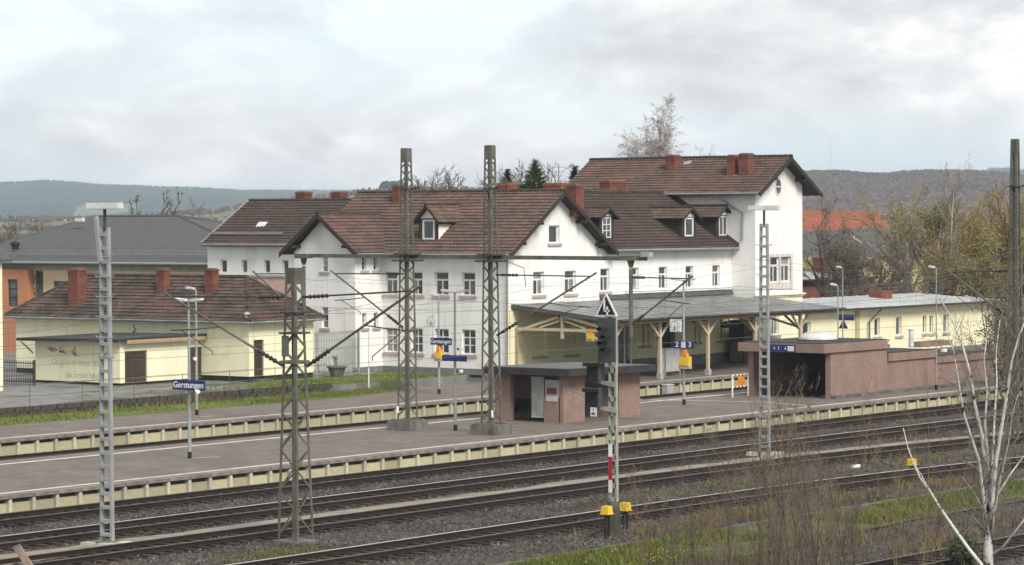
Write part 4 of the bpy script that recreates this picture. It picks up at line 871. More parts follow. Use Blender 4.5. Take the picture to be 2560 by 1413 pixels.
wbox(MB(), wallX(XO), yn, yf, ze-.55, ze-.02, -.02, .1).obj('frieze', mat('grey soffit', (.40, .38, .34), scale=2), OB)
ex = XO-.9; zO = PX(340, 541, XO+9).z; ya, yb = PX(447, 541, XO+9).y, PX(238, 541, XO+9).y
eL = [(ex, yf+3, ze), (ex, yn-1, ze)]; n0 = (ex+19.5, yn-1, ze); f0 = (ex+19.5, yf+3, ze)
s1o = MB().extr([eL[0], eL[1], (XO+9, ya, zO), (XO+9, yb, zO)], (0, 0, -.15)).obj('roof_slope', m_slate, OB)
MB().extr([eL[1], n0, (XO+9, ya, zO)], (0, 0, -.15)).obj('roof_slope', m_slate, OB); MB().extr([n0, f0, (XO+9, yb, zO), (XO+9, ya, zO)], (0, 0, -.15)).obj('roof_slope', m_slate, OB); MB().extr([f0, eL[0], (XO+9, yb, zO)], (0, 0, -.15)).obj('roof_slope', m_slate, OB)
ridge(s1o, (XO+9, ya, zO), (XO+9, yb, zO), .1, m_slate); ridge(s1o, (XO+9, ya, zO), eL[1], .1, m_slate); ridge(s1o, (XO+9, yb, zO), eL[0], .1, m_slate); ridge(s1o, (XO+9, ya, zO), n0, .1, m_slate)
MB().tube([(ex-.06, yf, ze), (ex-.06, yn-1, ze)], .09, 8).obj('gutter', m_zinc, s1o)
mb = MB(); mb.bar((ex+.9, yf, ze+.65), (ex+.9, yn, ze+.65), .03, .06); mb.bar((ex+.9, yf, ze+.85), (ex+.9, yn, ze+.85), .03, .05)
mb.obj('snow_guard', m_zinc, s1o)
q = PX(38, 620, XO+1.5); MB().lathe(q-Vector((0, 0, .6)), [(.25, 0), (.25, .75), (.35, .8), (.35, .95), (.1, 1.1)], 10).obj('roof_vent', m_black, s1o)
q = PX(200, 540, XO+6); MB().box(q.x-.15, q.x+.15, q.y-.35, q.y+.35, q.z-.4, q.z-.15).obj('roof_vent', m_alu, s1o)
rt_ = random.Random(40); mb = MB()
rows = MB()
for j in range(1, 26):
    f = j/26; A = Vector(eL[0]).lerp(Vector((XO+9, yb, zO)), f); B = Vector(eL[1]).lerp(Vector((XO+9, ya, zO)), f); rows.bar(A+Vector((0, 0, .01)), B+Vector((0, 0, .01)), .34, .03, up=(-.4, 0, 1))
rows.obj('tile_courses', m_slate, s1o, kind='stuff')
# cream gable just cut by the left frame edge
lg = thing('cream_house', 'sliver of a cream house wall at the left picture edge', 'building', (100, 118, .86))
p0 = PX(6, 760, 108.); MB().box(106, 108, p0.y, p0.y+6, .8, PX(0, 655, 108).z).obj('wall', m_cream, lg); MB().extr([(105.6, p0.y-.35, PX(20, 655, 108).z), (108.4, p0.y-.35, PX(20, 655, 108).z), (108.4, p0.y+6, PX(20, 655, 108).z+3.6), (105.6, p0.y+6, PX(20, 655, 108).z+3.6)], (0, 0, .15)).obj('roof_slope', m_slate, lg)

# ================================================================== brick shelter on the island platform
SH = thing('brick_shelter', 'pink brick platform shelter with thick dark flat roof on the island platform', 'shelter', (111, 78.6, PT))
sx0, sx1, sy0, sy1, sz = 107.95, 114.1, 77.3, 81.2, 2.75
def brick_wall(name, x0, x1, y0, y1, z0=PT, z1=sz, m=None): return MB().box(x0, x1, y0, y1, z0, z1).obj(name, m or m_clinker, SH)
xg1, xg2 = PY(1462, 1000, sy0).x, PY(1547, 1000, sy0).x
brick_wall('front_wall', sx0+.0, xg1, sy0, sy0+.25); brick_wall('front_wall', xg2, sx1, sy0, sy0+.25); brick_wall('rear_wall', sx0, sx1, sy1-.25, sy1); brick_wall('side_wall', sx1-.25, sx1, sy0+.25, sy1-.25); brick_wall('partition', xg2, xg2+.2, sy0+.25, sy1-.25)
brick_wall('pillar', sx0, sx0+.28, sy1-.9, sy1-.25); brick_wall('pillar', sx0, sx0+.28, PX(1400, 1000, sx0).y+.0, PX(1360, 1000, sx0).y, PT, PT+1.15)
yb0, yb1 = PX(1397, 980, sx0).y, PX(1362, 980, sx0).y
ib = MB().box(sx0+.02, sx0+.1, yb0, yb1, PX(1380, 1006, sx0).z, PX(1380, 950, sx0).z).obj('notice_board', m_sillgrey, SH); MB().box(sx0-.01, sx0+.02, yb0+.15, yb1-.12, PX(1380, 985, sx0).z, PX(1380, 970, sx0).z).obj('poster', mat('dull red poster', (.22, .06, .06), scale=3), ib); MB().box(sx0-.005, sx0+.015, yb0+.06, yb1-.06, PX(1380, 1003, sx0).z, PX(1380, 990, sx0).z).obj('notice', m_alu, ib)
MB().box(sx0+.05, sx0+.08, PX(1358, 980, sx0).y, PX(1327, 980, sx0).y, PT+.2, sz-.15).obj('glazing', mat('dusty pane', (.36, .36, .32), (.24, .24, .22), scale=1.5, rough=.3), SH)
for z in (PT+.2, PT+1.2, sz-.2): MB().box(sx0+.02, sx0+.11, PX(1358, 980, sx0).y, PX(1327, 980, sx0).y, z, z+.06).obj('glazing_bar', m_sillgrey, SH)
rf = MB(); rf.extr([(sx0-.62, sy0-.7, 2.72), (sx1+.3, sy0-.7, 2.62), (sx1+.3, sy1+.15, 2.62), (sx0-.62, sy1+.15, 2.72)], (0, 0, .3)); rfo = rf.obj('flat_roof', m_roofFelt, SH)
MB().extr([(sx0-.5, sy0-.55, 3.026), (sx1+.2, sy0-.55, 2.926), (sx1+.2, sy1+.05, 2.926), (sx0-.5, sy1+.05, 3.026)], (0, 0, .02)).obj('roof_felt', m_feltlight, rfo)
rr = random.Random(3); mb = MB()
for c_ in (1420, 1435, 1450):
    for k in range(7):
        p_ = PY(c_+rr.gauss(0, 8), 985+rr.gauss(0, 18), sy0-.006); q_ = PY(c_+rr.gauss(0, 8), 985+rr.gauss(0, 18), sy0-.006); mb.bar(p_, q_, .022, .006, up=(0, 1, 0))
mb.obj('spray_scribble', m_grafw, SH)
bn = thing('platform_bench', 'dark bench with separate seats inside the brick shelter', 'bench', (109.2, 80.3, PT))
for k in range(3):
    y = 79.75+k*.42; MB().box(108.5, 108.95, y-.19, y+.19, PT+.42, PT+.47).obj('seat', m_black, bn); MB().extr([(108.95, y-.19, PT+.47), (108.95, y+.19, PT+.47), (109.05, y+.19, PT+.95), (109.05, y-.19, PT+.95)], (.04, 0, 0)).obj('backrest', m_black, bn)
MB().box(108.6, 108.9, 79.5, 80.9, PT+.36, PT+.42).obj('beam', m_steel_d, bn)
for y in (79.7, 80.7): MB().box(108.68, 108.8, y-.04, y+.04, PT, PT+.36).obj('leg', m_steel_d, bn)

# ================================================================== subway entrance on the island platform
SE = thing('subway_entrance', 'stepped pink brick subway stair house with dark opening and skylight dome', 'entrance', (138, 78.5, PT))
ux0, uxa, uxb, uxc, uy0, uy1 = 129.4, 135.2, 140.5, 147.3, 76.0, 80.9
zt1 = 3.35; zt2 = PY(2280, 884, 76).z+.1; zt3 = PY(2420, 892, 76).z+.15
def ub(name, x0, x1, y0, y1, z0, z1, m=None, par=None): return MB().box(x0, x1, y0, y1, z0, z1).obj(name, m or m_clinker, par or SE)
ub('side_wall', ux0, uxa, uy0, uy0+.3, PT-.2, zt1-.45); ub('side_wall', ux0, uxa, uy1-.3, uy1, PT-.2, zt1-.45)
ub('side_wall', uxa, uxb, uy0+.05, uy0+.35, PT-.2, zt2-.4); ub('side_wall', uxa, uxb, uy1-.3, uy1, PT-.2, zt2-.4); ub('side_wall', uxb, uxc, uy0+.1, uy0+.4, PT-.2, zt3-.35); ub('side_wall', uxb, uxc, uy1-.3, uy1, PT-.2, zt3-.35); ub('end_wall', uxc-.3, uxc, uy0+.4, uy1-.3, PT-.2, zt3-.35)
for k, (x0, x1, z1, th, y0) in enumerate(((ux0-.85, uxa+.1, zt1, .45, uy0-.12), (uxa+.1, uxb+.1, zt2, .4, uy0-.05), (uxb+.1, uxc+.1, zt3, .35, uy0))):
    f = ub('fascia', x0, x1, y0, uy1+.1, z1-th, z1); ub('roof_felt', x0+.12, x1-.12, y0+.12, uy1, z1, z1+.04, m_roofFelt, f)
ub('step_wall', uxa-.05, uxa+.15, uy0+.35, uy1-.3, zt2, zt1-.45); ub('step_wall', uxb-.05, uxb+.15, uy0+.4, uy1-.3, zt3, zt2-.4)
ub('stairwell_dark_sheet', uxa-.3, uxa-.2, uy0+.3, uy1-.3, PT-2.5, zt1-.45, m_black); ub('pit_dark_sheet', 130.3, 147.0, uy0+.35, uy1-.3, -.2, -.12, m_black)  # black sheets paint the darkness of the stairwell behind and below
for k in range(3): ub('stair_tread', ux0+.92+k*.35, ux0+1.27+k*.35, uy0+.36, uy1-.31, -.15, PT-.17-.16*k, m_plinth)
mb = MB(); mb.box(ux0, uxc, uy0-.3, uy0, PT-.1, PT+.16); mb.obj('footing', m_block, SE)
q = PY(2046, 842, 78.2); dm = MB(); dm.lathe((q.x, 78.2, zt1+.1), [(1.0, -.1), (1.0, .06), (.95, .12), (.72, .32), (.4, .43), (.05, .47)], 20); dm.obj('skylight_dome', mat('milky dome', (.60, .57, .53), scale=3, rough=.4), SE, smooth=True)
dm = MB().lathe((q.x, 78.2, zt1-.02), [(1.06, 0), (1.06, .1), (.98, .12)], 20); dm.obj('dome_kerb', m_roofFelt, SE)
ys0, ys1 = PX(1988, 860, ux0-.88).y, PX(1917, 860, ux0-.88).y
sg = MB().box(ux0-.93, ux0-.86, ys0, ys1, zt1-.44, zt1-.06).obj('direction_sign', m_blue, SE)
Pq = wallX(ux0-.93)
text('1', .26, m_signwhite, sg, Pq, ys0+.95, zt1-.25, -.006, rev=True); text('↓', .2, m_signwhite, sg, Pq, ys0+1.2, zt1-.25, -.006, rev=True); text('↓', .2, m_signwhite, sg, Pq, ys0+.55, zt1-.25, -.006, rev=True)
wbox(MB(), Pq, ys0+.04, ys0+.42, zt1-.38, zt1-.12, -.008, -.001).obj('pictogram', m_alu, sg); wbox(MB(), Pq, ys0+1.5, ys0+2.0, zt1-.27, zt1-.22, -.008, -.001).obj('small_print', m_alu, sg)
for q in ((2222, 857), (2360, 876)): p = PY(*q, uy0-.1); ub('bulkhead_lamp', p.x-.2, p.x+.2, uy0-.18, uy0-.02, p.z-.08, p.z+.08, m_signwhite)
p = PY(2278, 860, 79); MB().lathe((p.x, 79, zt2), [(.15, 0), (.13, .85), (.17, .95), (.1, 1.0)], 12).obj('vent_cowl', m_alu, SE)
p = PY(2330, 868, 80.5); ub('rear_kerb', p.x-2.2, p.x+1.5, 80, 80.8, zt2-.2, zt2+.1, m_clinker)

# ================================================================== lattice masts
def lattice_mast(label, x, y, z0, z1, wb, wt, panels, plate=.6, li=.09, bw=.042):
    t = thing('lattice_mast', label, 'mast', (x, y, z0)); t['group'] = 'lattice catenary masts'
    W = lambda z: (wb+(wt-wb)*(z-z0)/(z1-z0))/2
    for sx in (-1, 1):
        for sy in (-1, 1):
            p = Vector((x+sx*W(z0), y+sy*W(z0), z0)); q = Vector((x+sx*W(z1), y+sy*W(z1), z1)); mb = MB()
            # angle iron: two flanges
            mb.bar(p+Vector((-sx*li*.5, 0, 0)), q+Vector((-sx*li*.5, 0, 0)), li, .014, up=(0, 1, 0)); mb.bar(p+Vector((0, -sy*li*.5, 0)), q+Vector((0, -sy*li*.5, 0)), li, .014, up=(1, 0, 0))
            mb.obj('leg', m_steel, t)
    zs = [z0+.15]; h = (z1-plate-z0-.15)
    r = (wt/wb)**(1/panels); tot = sum(r**k for k in range(panels))
    for k in range(panels): zs.append(zs[-1]+h*r**k/tot)
    for k in range(panels):
        a, b = zs[k], zs[k+1]
        for face in range(4):
            flip = (k+face) % 2
            def cor(s, z):
                w_ = W(z)
                return {0: (x-w_, y+s*w_, z), 1: (x+w_, y+s*w_, z), 2: (x+s*w_, y-w_, z), 3: (x+s*w_, y+w_, z)}[face]
            s0 = -1 if flip else 1
            MB().bar(cor(s0, a), cor(-s0, b), bw, .014, up=(1, 0, 0) if face < 2 else (0, 1, 0)).obj('brace', m_steel, t)
    w_ = W(z1)
    for a, b in (((-1, -1), (1, -1)), ((1, -1), (1, 1)), ((1, 1), (-1, 1)), ((-1, 1), (-1, -1))):
        MB().extr([(x+a[0]*w_*1.02, y+a[1]*w_*1.02, z1-plate), (x+b[0]*w_*1.02, y+b[1]*w_*1.02, z1-plate), (x+b[0]*w_*1.02, y+b[1]*w_*1.02, z1), (x+a[0]*w_*1.02, y+a[1]*w_*1.02, z1)], ((a[0]+b[0])*-.006, (a[1]+b[1])*-.006, 0)).obj('head_plate', m_steel, t)
    MB().box(x-w_, x+w_, y-w_, y+w_, z1-.02, z1+.01).obj('top_plate', m_steel_d, t)
    return t, W
def insulator(mb, p, q, r=.075, n=5):
    p, q = Vector(p), Vector(q)
    for k in range(n):
        a = p.lerp(q, k/n); b = p.lerp(q, (k+.55)/n); c = p.lerp(q, (k+1)/n); mb.tube([a, b, c], [r*.45, r, r*.45], 8)
def cantilever(t, base_lo, base_hi, tip, lower=None, m=None):
    """stay with insulator at the top, raking tube with insulator below, steady arm"""
    base_lo, base_hi, tip = Vector(base_lo), Vector(base_hi), Vector(tip); m = m or m_steel_d
    mb = MB(); mb.tube([base_hi.lerp(tip, .22), tip], .028, 6); mb.obj('top_stay', m, t)
    mi = MB(); mi.tube([base_hi, base_hi.lerp(tip, .06)], .04, 6); insulator(mi, base_hi.lerp(tip, .05), base_hi.lerp(tip, .24)); mi.obj('insulator', m_insul, t)
    d = tip-base_lo; tip2 = base_lo+d*1.06
    MB().tube([base_lo.lerp(tip, .2), tip2], .04, 6).obj('raking_tube', m_steel, t)
    mi = MB(); mi.tube([base_lo, base_lo.lerp(tip, .05)], .05, 6); insulator(mi, base_lo.lerp(tip, .05), base_lo.lerp(tip, .22), .085); mi.obj('insulator', m_insul, t)
    mid = base_lo.lerp(tip, .55); st = Vector((mid.x, tip.y, mid.z-.15)); MB().tube([mid, mid.lerp(st, .5)+Vector((0, 0, -.02)), st], .022, 5).obj('registration_arm', m, t)
    e = Vector((st.x, st.y-(tip.y-base_lo.y)*.38, 5.55)); MB().tube([st.lerp(mid, .2), e+Vector((0, 0, .12)), e], .016, 5).obj('steady_arm', m, t)
M1, W1 = lattice_mast('lattice mast on a concrete block, left one of the pair on the island platform', 100.95, 80.72, PT+.42, 12.9, .64, .34, 27)
M2, W2 = lattice_mast('lattice mast on a concrete block, right one of the pair, touching the brick shelter', 100.95, 76.12, PT+.42, 12.95, .64, .34, 27)
M3, W3 = lattice_mast('shorter lattice mast standing in the ballast in front of the platforms', 69.6, 60.15, -.15, 8.35, .80, .37, 15, plate=.5, li=.09, bw=.06)
M4, W4 = lattice_mast('tall lattice mast at the right picture edge among the trees', *PZ(2538, 1095, 0).xy, -.05, 13.2, .62, .28, 27)
for M, x, y in ((M1, 100.95, 80.72), (M2, 100.95, 76.12)):
    fb = thing('mast_foundation', 'stained concrete block under the '+('left' if M is M1 else 'right')+' lattice mast of the platform pair', 'concrete block', (x, y, PT)); fb['group'] = 'mast foundations'
    mb = MB(); mb.extr([(x-.64, y-.64, PT), (x+.64, y-.64, PT), (x+.64, y+.64, PT), (x-.64, y+.64, PT)], (0, 0, .40)); mb.extr([(x-.6, y-.6, PT+.40), (x+.6, y-.6, PT+.40), (x+.6, y+.6, PT+.40), (x-.6, y+.6, PT+.40)], (0, 0, .04)); mb.obj('block', m_block, fb)
    for s in (-1, 1): MB().box(x+s*.43-.1, x+s*.43+.1, y-.52, y+.52, PT+.44, PT+.48).obj('base_plate', m_steel, fb)
mb = MB().box(69.05, 70.15, 59.6, 60.7, GZ-.2, GZ+.08).obj('footing', m_block, M3)
# head beam carrying hung supports over the tracks
BM = thing('catenary_beam', 'long horizontal steel beam across the pair of lattice masts with hung supports', 'beam', (101.2, 77, 8))
MB().bar((101.35, 68.3, 8.13), (101.35, 87.1, 8.17), .1, .17).obj('beam', m_steel, BM)
for y in (80.72, 76.12):
    mb = MB(); mb.box(100.5, 101.5, y-.5, y+.5, 7.95, 8.03); mb.box(100.55, 101.45, y-.42, y+.42, 8.23, 8.3); mb.obj('clamp', m_steel_d, BM)
for y, s, dn in ((87.0, 1, 4.9), (69.1, -1, 4.85)):
    mb = MB(); mb.tube([(101.35, y, dn), (101.35, y, 7.7)], .085, 10); mb.tube([(101.35, y, 7.75), (101.35, y, 8.05)], [.085, .16], 10); mb.obj('hung_support', m_steel, BM)
    MB().box(101.1, 101.6, y-.35, y+.35, 8.05, 8.25).obj('bracket', m_steel, BM)
    cantilever(BM, (101.35, y, 5.35), (101.35, y, 7.35), (101.35, y+s*2.9, 7.32))
mb = MB(); mb.tube([(101.35, 68.6, 8.2), (101.35, 68.2, 8.35)], .05, 6); mb.box(101.2, 101.5, 68.1, 68.5, 8.2, 8.4); mb.obj('end_fitting', m_sillgrey, BM)
cantilever(M1, (101.0, 81.0, 5.05), (101.0, 80.95, 7.4), (101.0, 84.9, 7.38))
cantilever(M2, (101.0, 75.82, 4.8), (101.0, 75.87, 7.4), (101.0, 70.9, 7.38))
cantilever(M3, (69.6, 60.65, 5.3), (69.6, 60.5, 7.45), (69.6, 65.4, 7.4)); cantilever(M3, (69.6, 59.65, 5.3), (69.6, 59.8, 7.45), (69.6, 55.4, 7.7))
mx_, my_ = PZ(2538, 1095, 0).xy; cantilever(M4, (mx_, my_+.3, 5.3), (mx_, my_+.3, 7.4), (mx_, my_+3.2, 7.3))
for z, m_, ww in ((5.42, m_steel_d, .1),): MB().box(69.6-.34, 69.6+.34, 60.15-.34, 60.15+.34, z-.05, z+.05).obj('collar', m_steel, M3)
MB().box(69.30, 69.34, 60.15, 60.42, 5.6, 6.25).obj('cover_plate', m_steel, M3); MB().box(69.25, 69.95, 59.8, 60.5, 6.3, 6.36).obj('collar', m_steel_d, M3); MB().box(69.28, 69.92, 59.83, 60.47, 6.95, 7.0).obj('collar', m_steel_d, M3)
for M, x, y in ((M1, 100.95, 80.72), (M2, 100.95, 76.12), (M4, *PZ(2538, 1095, 0).xy)): MB().box(x-.25, x+.25, y-.25, y+.25, 11.1, 11.15).obj('collar', m_steel_d, M); MB().tube([(x, y-.3, 11.13), (x, y-.65, 11.2)], .04, 5).obj('stub_arm', m_steel_d, M)
MB().tube([(101.3, 75.6, 8.0), (101.3, 74.6, 7.7), (101.3, 74.5, 6.9)], .02, 5).obj('jumper', m_wire, M2)
# marker sleeves on the mast legs
for M, x, y in ((M1, 100.6, 81.0), (M2, 100.6, 75.8)): MB().tube([(x, y, PT+.75), (x, y, PT+1.05)], .05, 6).obj('reflector', m_signwhite, M)

# ================================================================== overhead lines
def oline(label, Y, x0, x1, zc=5.6, zm=7.25, supports=(69.6, 101.0, 140.), stag=.25):
    t = thing('overhead_line', label, 'overhead wire', (x0, Y, zc)); t['group'] = 'overhead lines'
    MB().tube([(x0, Y+stag, zc), ((x0+x1)/2, Y-stag, zc), (x1, Y+stag, zc)], .0075, 4).obj('contact_wire', m_wire, t)
    pts = []; n = 40
    def zmx(x):
        s = sorted(supports); 
        for a, b in zip([s[0]-34]+s, s+[s[-1]+34]):
            if a <= x <= b: f = (x-a)/(b-a); return zm-4*f*(1-f)*.85
        return zm
    for k in range(n+1): x = x0+(x1-x0)*k/n; pts.append((x, Y, zmx(x)))
    MB().tube(pts, .0075, 4).obj('messenger_wire', m_wire, t)
    x = x0+4
    while x < x1: MB().tube([(x, Y, zmx(x)), (x, Y, zc)], .004, 3).obj('dropper', m_wire, t); x += 7.3
oline('overhead wires above the track along the near island platform face', 71.4, 45, 190)
oline('overhead wires above the second track in front of the island', 66.6, 45, 190)
oline('overhead wires above the track beside the walkway', 63.0, 45, 150, supports=(69.6, 117.7))
oline('overhead wires above the track along the station house platform', 89.4, 60, 200, supports=(62., 101.35, 140.))
oline('overhead wires above the track behind the island platform', 84.9, 60, 200, supports=(62., 101.0, 140.))
oline('overhead wires above the track behind the signal post', 55.7, 45, 130, zm=7.5, supports=(69.6, 117.7))

# ================================================================== batten lamp masts
def floodlight_mast(label, x, y, z0, z1, lum_w, hi):
    t = thing('floodlight_mast', label, 'lamp mast', (x, y, z0)); t['group'] = 'batten floodlight masts'
    W = lambda z: .22-.07*(z-z0)/(z1-z0)
    for s in (-1, 1):
        p, q = Vector((x, y+s*W(z0), z0)), Vector((x, y+s*W(z1), z1)); mb = MB(); mb.bar(p, q, .075, .13, up=(1, 0, 0)); mb.obj('channel_leg', m_galv, t)
    z = z0+.25
    while z < z1:
        MB().box(x-.09, x+.09, y-W(z), y+W(z), z-.06, z+.04).obj('batten', m_galv, t); z += .42
    z = z1-.9
    while z > z1-4.2:
        MB().tube([(x-.06, y-.42, z+.05), (x-.06, y-.36, z), (x-.06, y+.3, z), (x-.06, y+.36, z+.05)], .016, 5).obj('climbing_rung', m_galv, t); z -= .62
    MB().tube([(x, y, z1-.1), (x, y, hi-.1)], .05, 8).obj('neck', m_steel_d, t)
    p = Vector((x, y, hi)); mb = MB(); a = RT*.0+Vector((.0, 1, 0))
    mb.extr([(x-.13, y-lum_w/2, hi-.09), (x+.13, y-lum_w/2, hi-.09), (x+.11, y-lum_w/2, hi+.09), (x-.11, y-lum_w/2, hi+.09)], (0, lum_w, 0)); mb.obj('luminaire', m_alu, t)
    MB().box(x-.11, x+.11, y-lum_w/2+.05, y+lum_w/2-.05, hi-.11, hi-.09).obj('lamp_glass', m_signwhite, t)
    mb = MB(); mb.box(x-.4, x+.4, y-.4, y+.4, z0-.3, z0+.05); mb.obj('footing', m_block, t)
    for dx, dy in ((-.5, .3), (-.5, -.4), (.1, -.55)): MB().extr([(x+dx-.22, y+dy-.2, z0-.12), (x+dx+.22, y+dy-.2, z0-.12), (x+dx+.2, y+dy+.2, z0-.12), (x+dx-.2, y+dy+.2, z0-.12)], (.05, 0, .16)).obj('cover_slab', m_conc, t)
    return t
FL1 = floodlight_mast('galvanised batten floodlight mast at left with a long flat lamp on top', 65.2, 64.0, -.05, 9.65, 1.35, 10.32)
FL2 = floodlight_mast('galvanised batten floodlight mast right of centre before the tall white block', 105.4, 65.1, -.05, 9.55, 1.45, 10.22)
a, b = PX(240, 540, 65.1), PX(251, 655, 65.1); MB().bar(a, b, .12, .1, up=(1, 0, 0)).obj('cable_duct', m_galv, FL1)

# ================================================================== platform lamps, signs
def lamp_post(label, x, y, z1, arm=.42, double=True, k=1.0):
    t = thing('platform_lamp', label, 'street lamp', (x, y, PT)); t['group'] = 'platform lamps'
    MB().tube([(x, y, PT), (x, y, PT+1.2), (x, y, z1-.05)], [.075*k, .07*k, .045*k], 10).obj('pole', m_galv, t)
    MB().tube([(x, y, PT), (x, y, PT+.26)], .085, 10).obj('foot_sleeve', m_black, t)
    for s in ((-1, 1) if double else (1,)):
        mb = MB(); mb.tube([(x, y, z1-.08), (x, y+s*.16, z1-.03)], .03, 6); mb.obj('arm', m_galv, t)
        mb = MB(); mb.extr([(x-.1, y+s*.12, z1-.05), (x+.1, y+s*.12, z1-.05), (x+.12, y+s*.8*arm/.42, z1+.0), (x-.12, y+s*.8*arm/.42, z1+.0)], (0, 0, .08)); mb.obj('luminaire', m_alu, t)
        mb = MB(); mb.extr([(x-.08, y+s*.2, z1-.055), (x+.08, y+s*.2, z1-.055), (x+.1, y+s*.75*arm/.42, z1-.01), (x-.1, y+s*.75*arm/.42, z1-.01)], (0, 0, -.02)); mb.obj('lamp_glass', m_signwhite, t)
    return t
lamp_post('double-headed platform lamp at left on the island, before the yellow house', 84.45, 78.4, 6.72, .36)
lamp_post('platform lamp on the house platform, left, before the yellow house roof', 102.95, 95.1, 6.55, .3, False)
lamp_post('double-headed platform lamp between the pair of lattice masts', 101.7, 78.65, 6.65, .36)
lamp_post('thin platform lamp carrying the clock in front of the side wall windows', 122.1, 95.5, 5.75, .3, False)
lamp_post('double-headed platform lamp with the 2 and 3 sign right of the brick shelter', 121.65, 79.8, 6.75, .38)
p = PY(2095, 860, 79.5); lamp_post('left one of two slim lamp poles rising behind the subway entrance', p.x, 79.5, PY(2095, 712, 79.5).z, .22, False, .6)
p = PY(2107, 860, 95.0); lamp_post('right one of two slim lamp poles, taller, behind the subway entrance', p.x, 95, PY(2110, 668, 95).z, .22, False, .6)
p = PY(2341, 970, 75.2); lamp_post('slim grey lamp pole standing before the stepped brick wall of the subway', p.x, 75.2, PY(2341, 668, 75.2).z, .22, False, .55)
def name_sign(label, x, y, z, wd=1.15, ht=.36, txt='Gerstungen'):
    t = thing('station_name_sign', label, 'sign', (x, y, z-ht)); t['group'] = 'station name signs'
    MB().box(x, x+.12, y-wd/2, y+wd/2, z-ht/2, z+ht/2).obj('board', m_blue, t)
    text(txt, .24*wd/1.15, m_signwhite, t, wallX(x), y-.02, z, -.005, rev=True, bold=.004); return t
q = PX(472, 963, 84.3); name_sign('blue Gerstungen station name sign on the left island lamp pole', 84.25, q.y, q.z, 1.62, .40)
q = PX(1101, 854, 121.9); name_sign('blue Gerstungen station name sign under the clock before the white side wall', 121.9, q.y, q.z, 1.35, .36)
q = PX(1134, 896, 101.5); t_ = name_sign('dark blue train destination box on the pole between the lattice masts', 101.5, q.y, q.z, 1.3, .26, '')
sq_clock('white square clock on a pole before the white side wall', PX(1078, 802, 121.9).x, PX(1078, 802, 121.9).y, PX(1078, 802, 121.9).z, .62)
sq_clock('white square clock on the pole above the 2 and 3 sign', PX(1687, 814, 121.4).x, PX(1687, 814, 121.4).y, PX(1687, 814, 121.4).z, .6)
q = PX(1709, 862, 121.4); s23 = thing('track_number_sign', 'blue sign with white figures 2 and 3 on the pole below the clock', 'sign', (121.4, q.y, q.z))
MB().box(121.38, 121.5, q.y-.56, q.y+.56, q.z-.19, q.z+.19).obj('board', m_blue, s23)
text('2', .36, m_signwhite, s23, wallX(121.38), q.y+.38, q.z, -.006, rev=True, bold=.006); text('3', .36, m_signwhite, s23, wallX(121.38), q.y-.38, q.z, -.006, rev=True, bold=.006); wbox(MB(), wallX(121.38), q.y-.13, q.y+.13, q.z-.15, q.z+.15, -.01, 0).obj('pictogram', m_alu, s23)
def validator(label, X, px_, yt, yb, wd):
    a, b = PX(px_, yt, X), PX(px_, yb, X); t = thing('ticket_validator', label, 'ticket machine', (X, a.y, b.z)); t['group'] = 'yellow ticket validators'
    h = a.z-b.z; MB().box(X, X+.3, a.y-wd/2, a.y+wd/2, b.z+h*.1, b.z+h*.62).obj('case', m_ticket, t); MB().extr([(X, a.y-wd*.3, b.z+h*.62), (X, a.y+wd*.3, b.z+h*.62), (X, a.y+wd*.15, a.z), (X, a.y-wd*.15, a.z)], (.28, 0, 0)).obj('hood', m_orangeS, t)
    MB().box(X-.02, X, a.y-wd*.36, a.y+wd*.36, b.z+h*.15, b.z+h*.45).obj('front_plate', m_yellow, t); MB().box(X+.02, X+.25, a.y-wd*.6, a.y+wd*.6, b.z-h*.05, b.z+h*.1).obj('tray', m_sillgrey, t); return t
validator('yellow ticket validator on the pole below the 2 and 3 sign', 121.3, 1709, 875, 920, .55)
validator('yellow ticket validator on the pole below the Gerstungen sign by the white wall', 121.8, 1094, 866, 902, .42)
validator('small yellow ticket validator hanging at the end truss of the canopy', 134.9, 1473, 822, 852, .42)
def horn(label, X, px_, py_):
    q = PX(px_, py_, X); t = thing('loudspeaker', label, 'loudspeaker', (X, q.y, q.z)); t['group'] = 'white horn loudspeakers'
    MB().tube([(X+.1, q.y+.05, q.z), (X, q.y-.05, q.z), (X-.05, q.y-.22, q.z)], [.03, .05, .085], 10).obj('horn', m_signwhite, t); MB().box(X+.02, X+.1, q.y+.02, q.y+.12, q.z-.05, q.z+.05).obj('driver', m_black, t)
horn('white horn loudspeaker below the left Gerstungen sign', 84.2, 487, 979); horn('white horn loudspeaker above the dark destination box', 101.4, 1147, 873); horn('grey horn loudspeaker low on the pole between the lattice masts', 101.4, 1146, 928); horn('white horn loudspeaker on the left house platform lamp', 102.8, 482, 897)
q = PY(2113, 794, 95); name_sign('small distant blue sign above the annex downpipe', q.x, q.y, q.z, 1.2, .36, '')
q = PY(2108, 818, 95); t_ = thing('warning_triangle', 'small dark warning triangle below the distant blue sign', 'sign', q); MB().extr([q+Vector((0, -.35, -.1)), q+Vector((0, .35, -.1)), q+Vector((0, 0, .5))], (.04, 0, 0)).obj('plate', m_steel_d, t_)

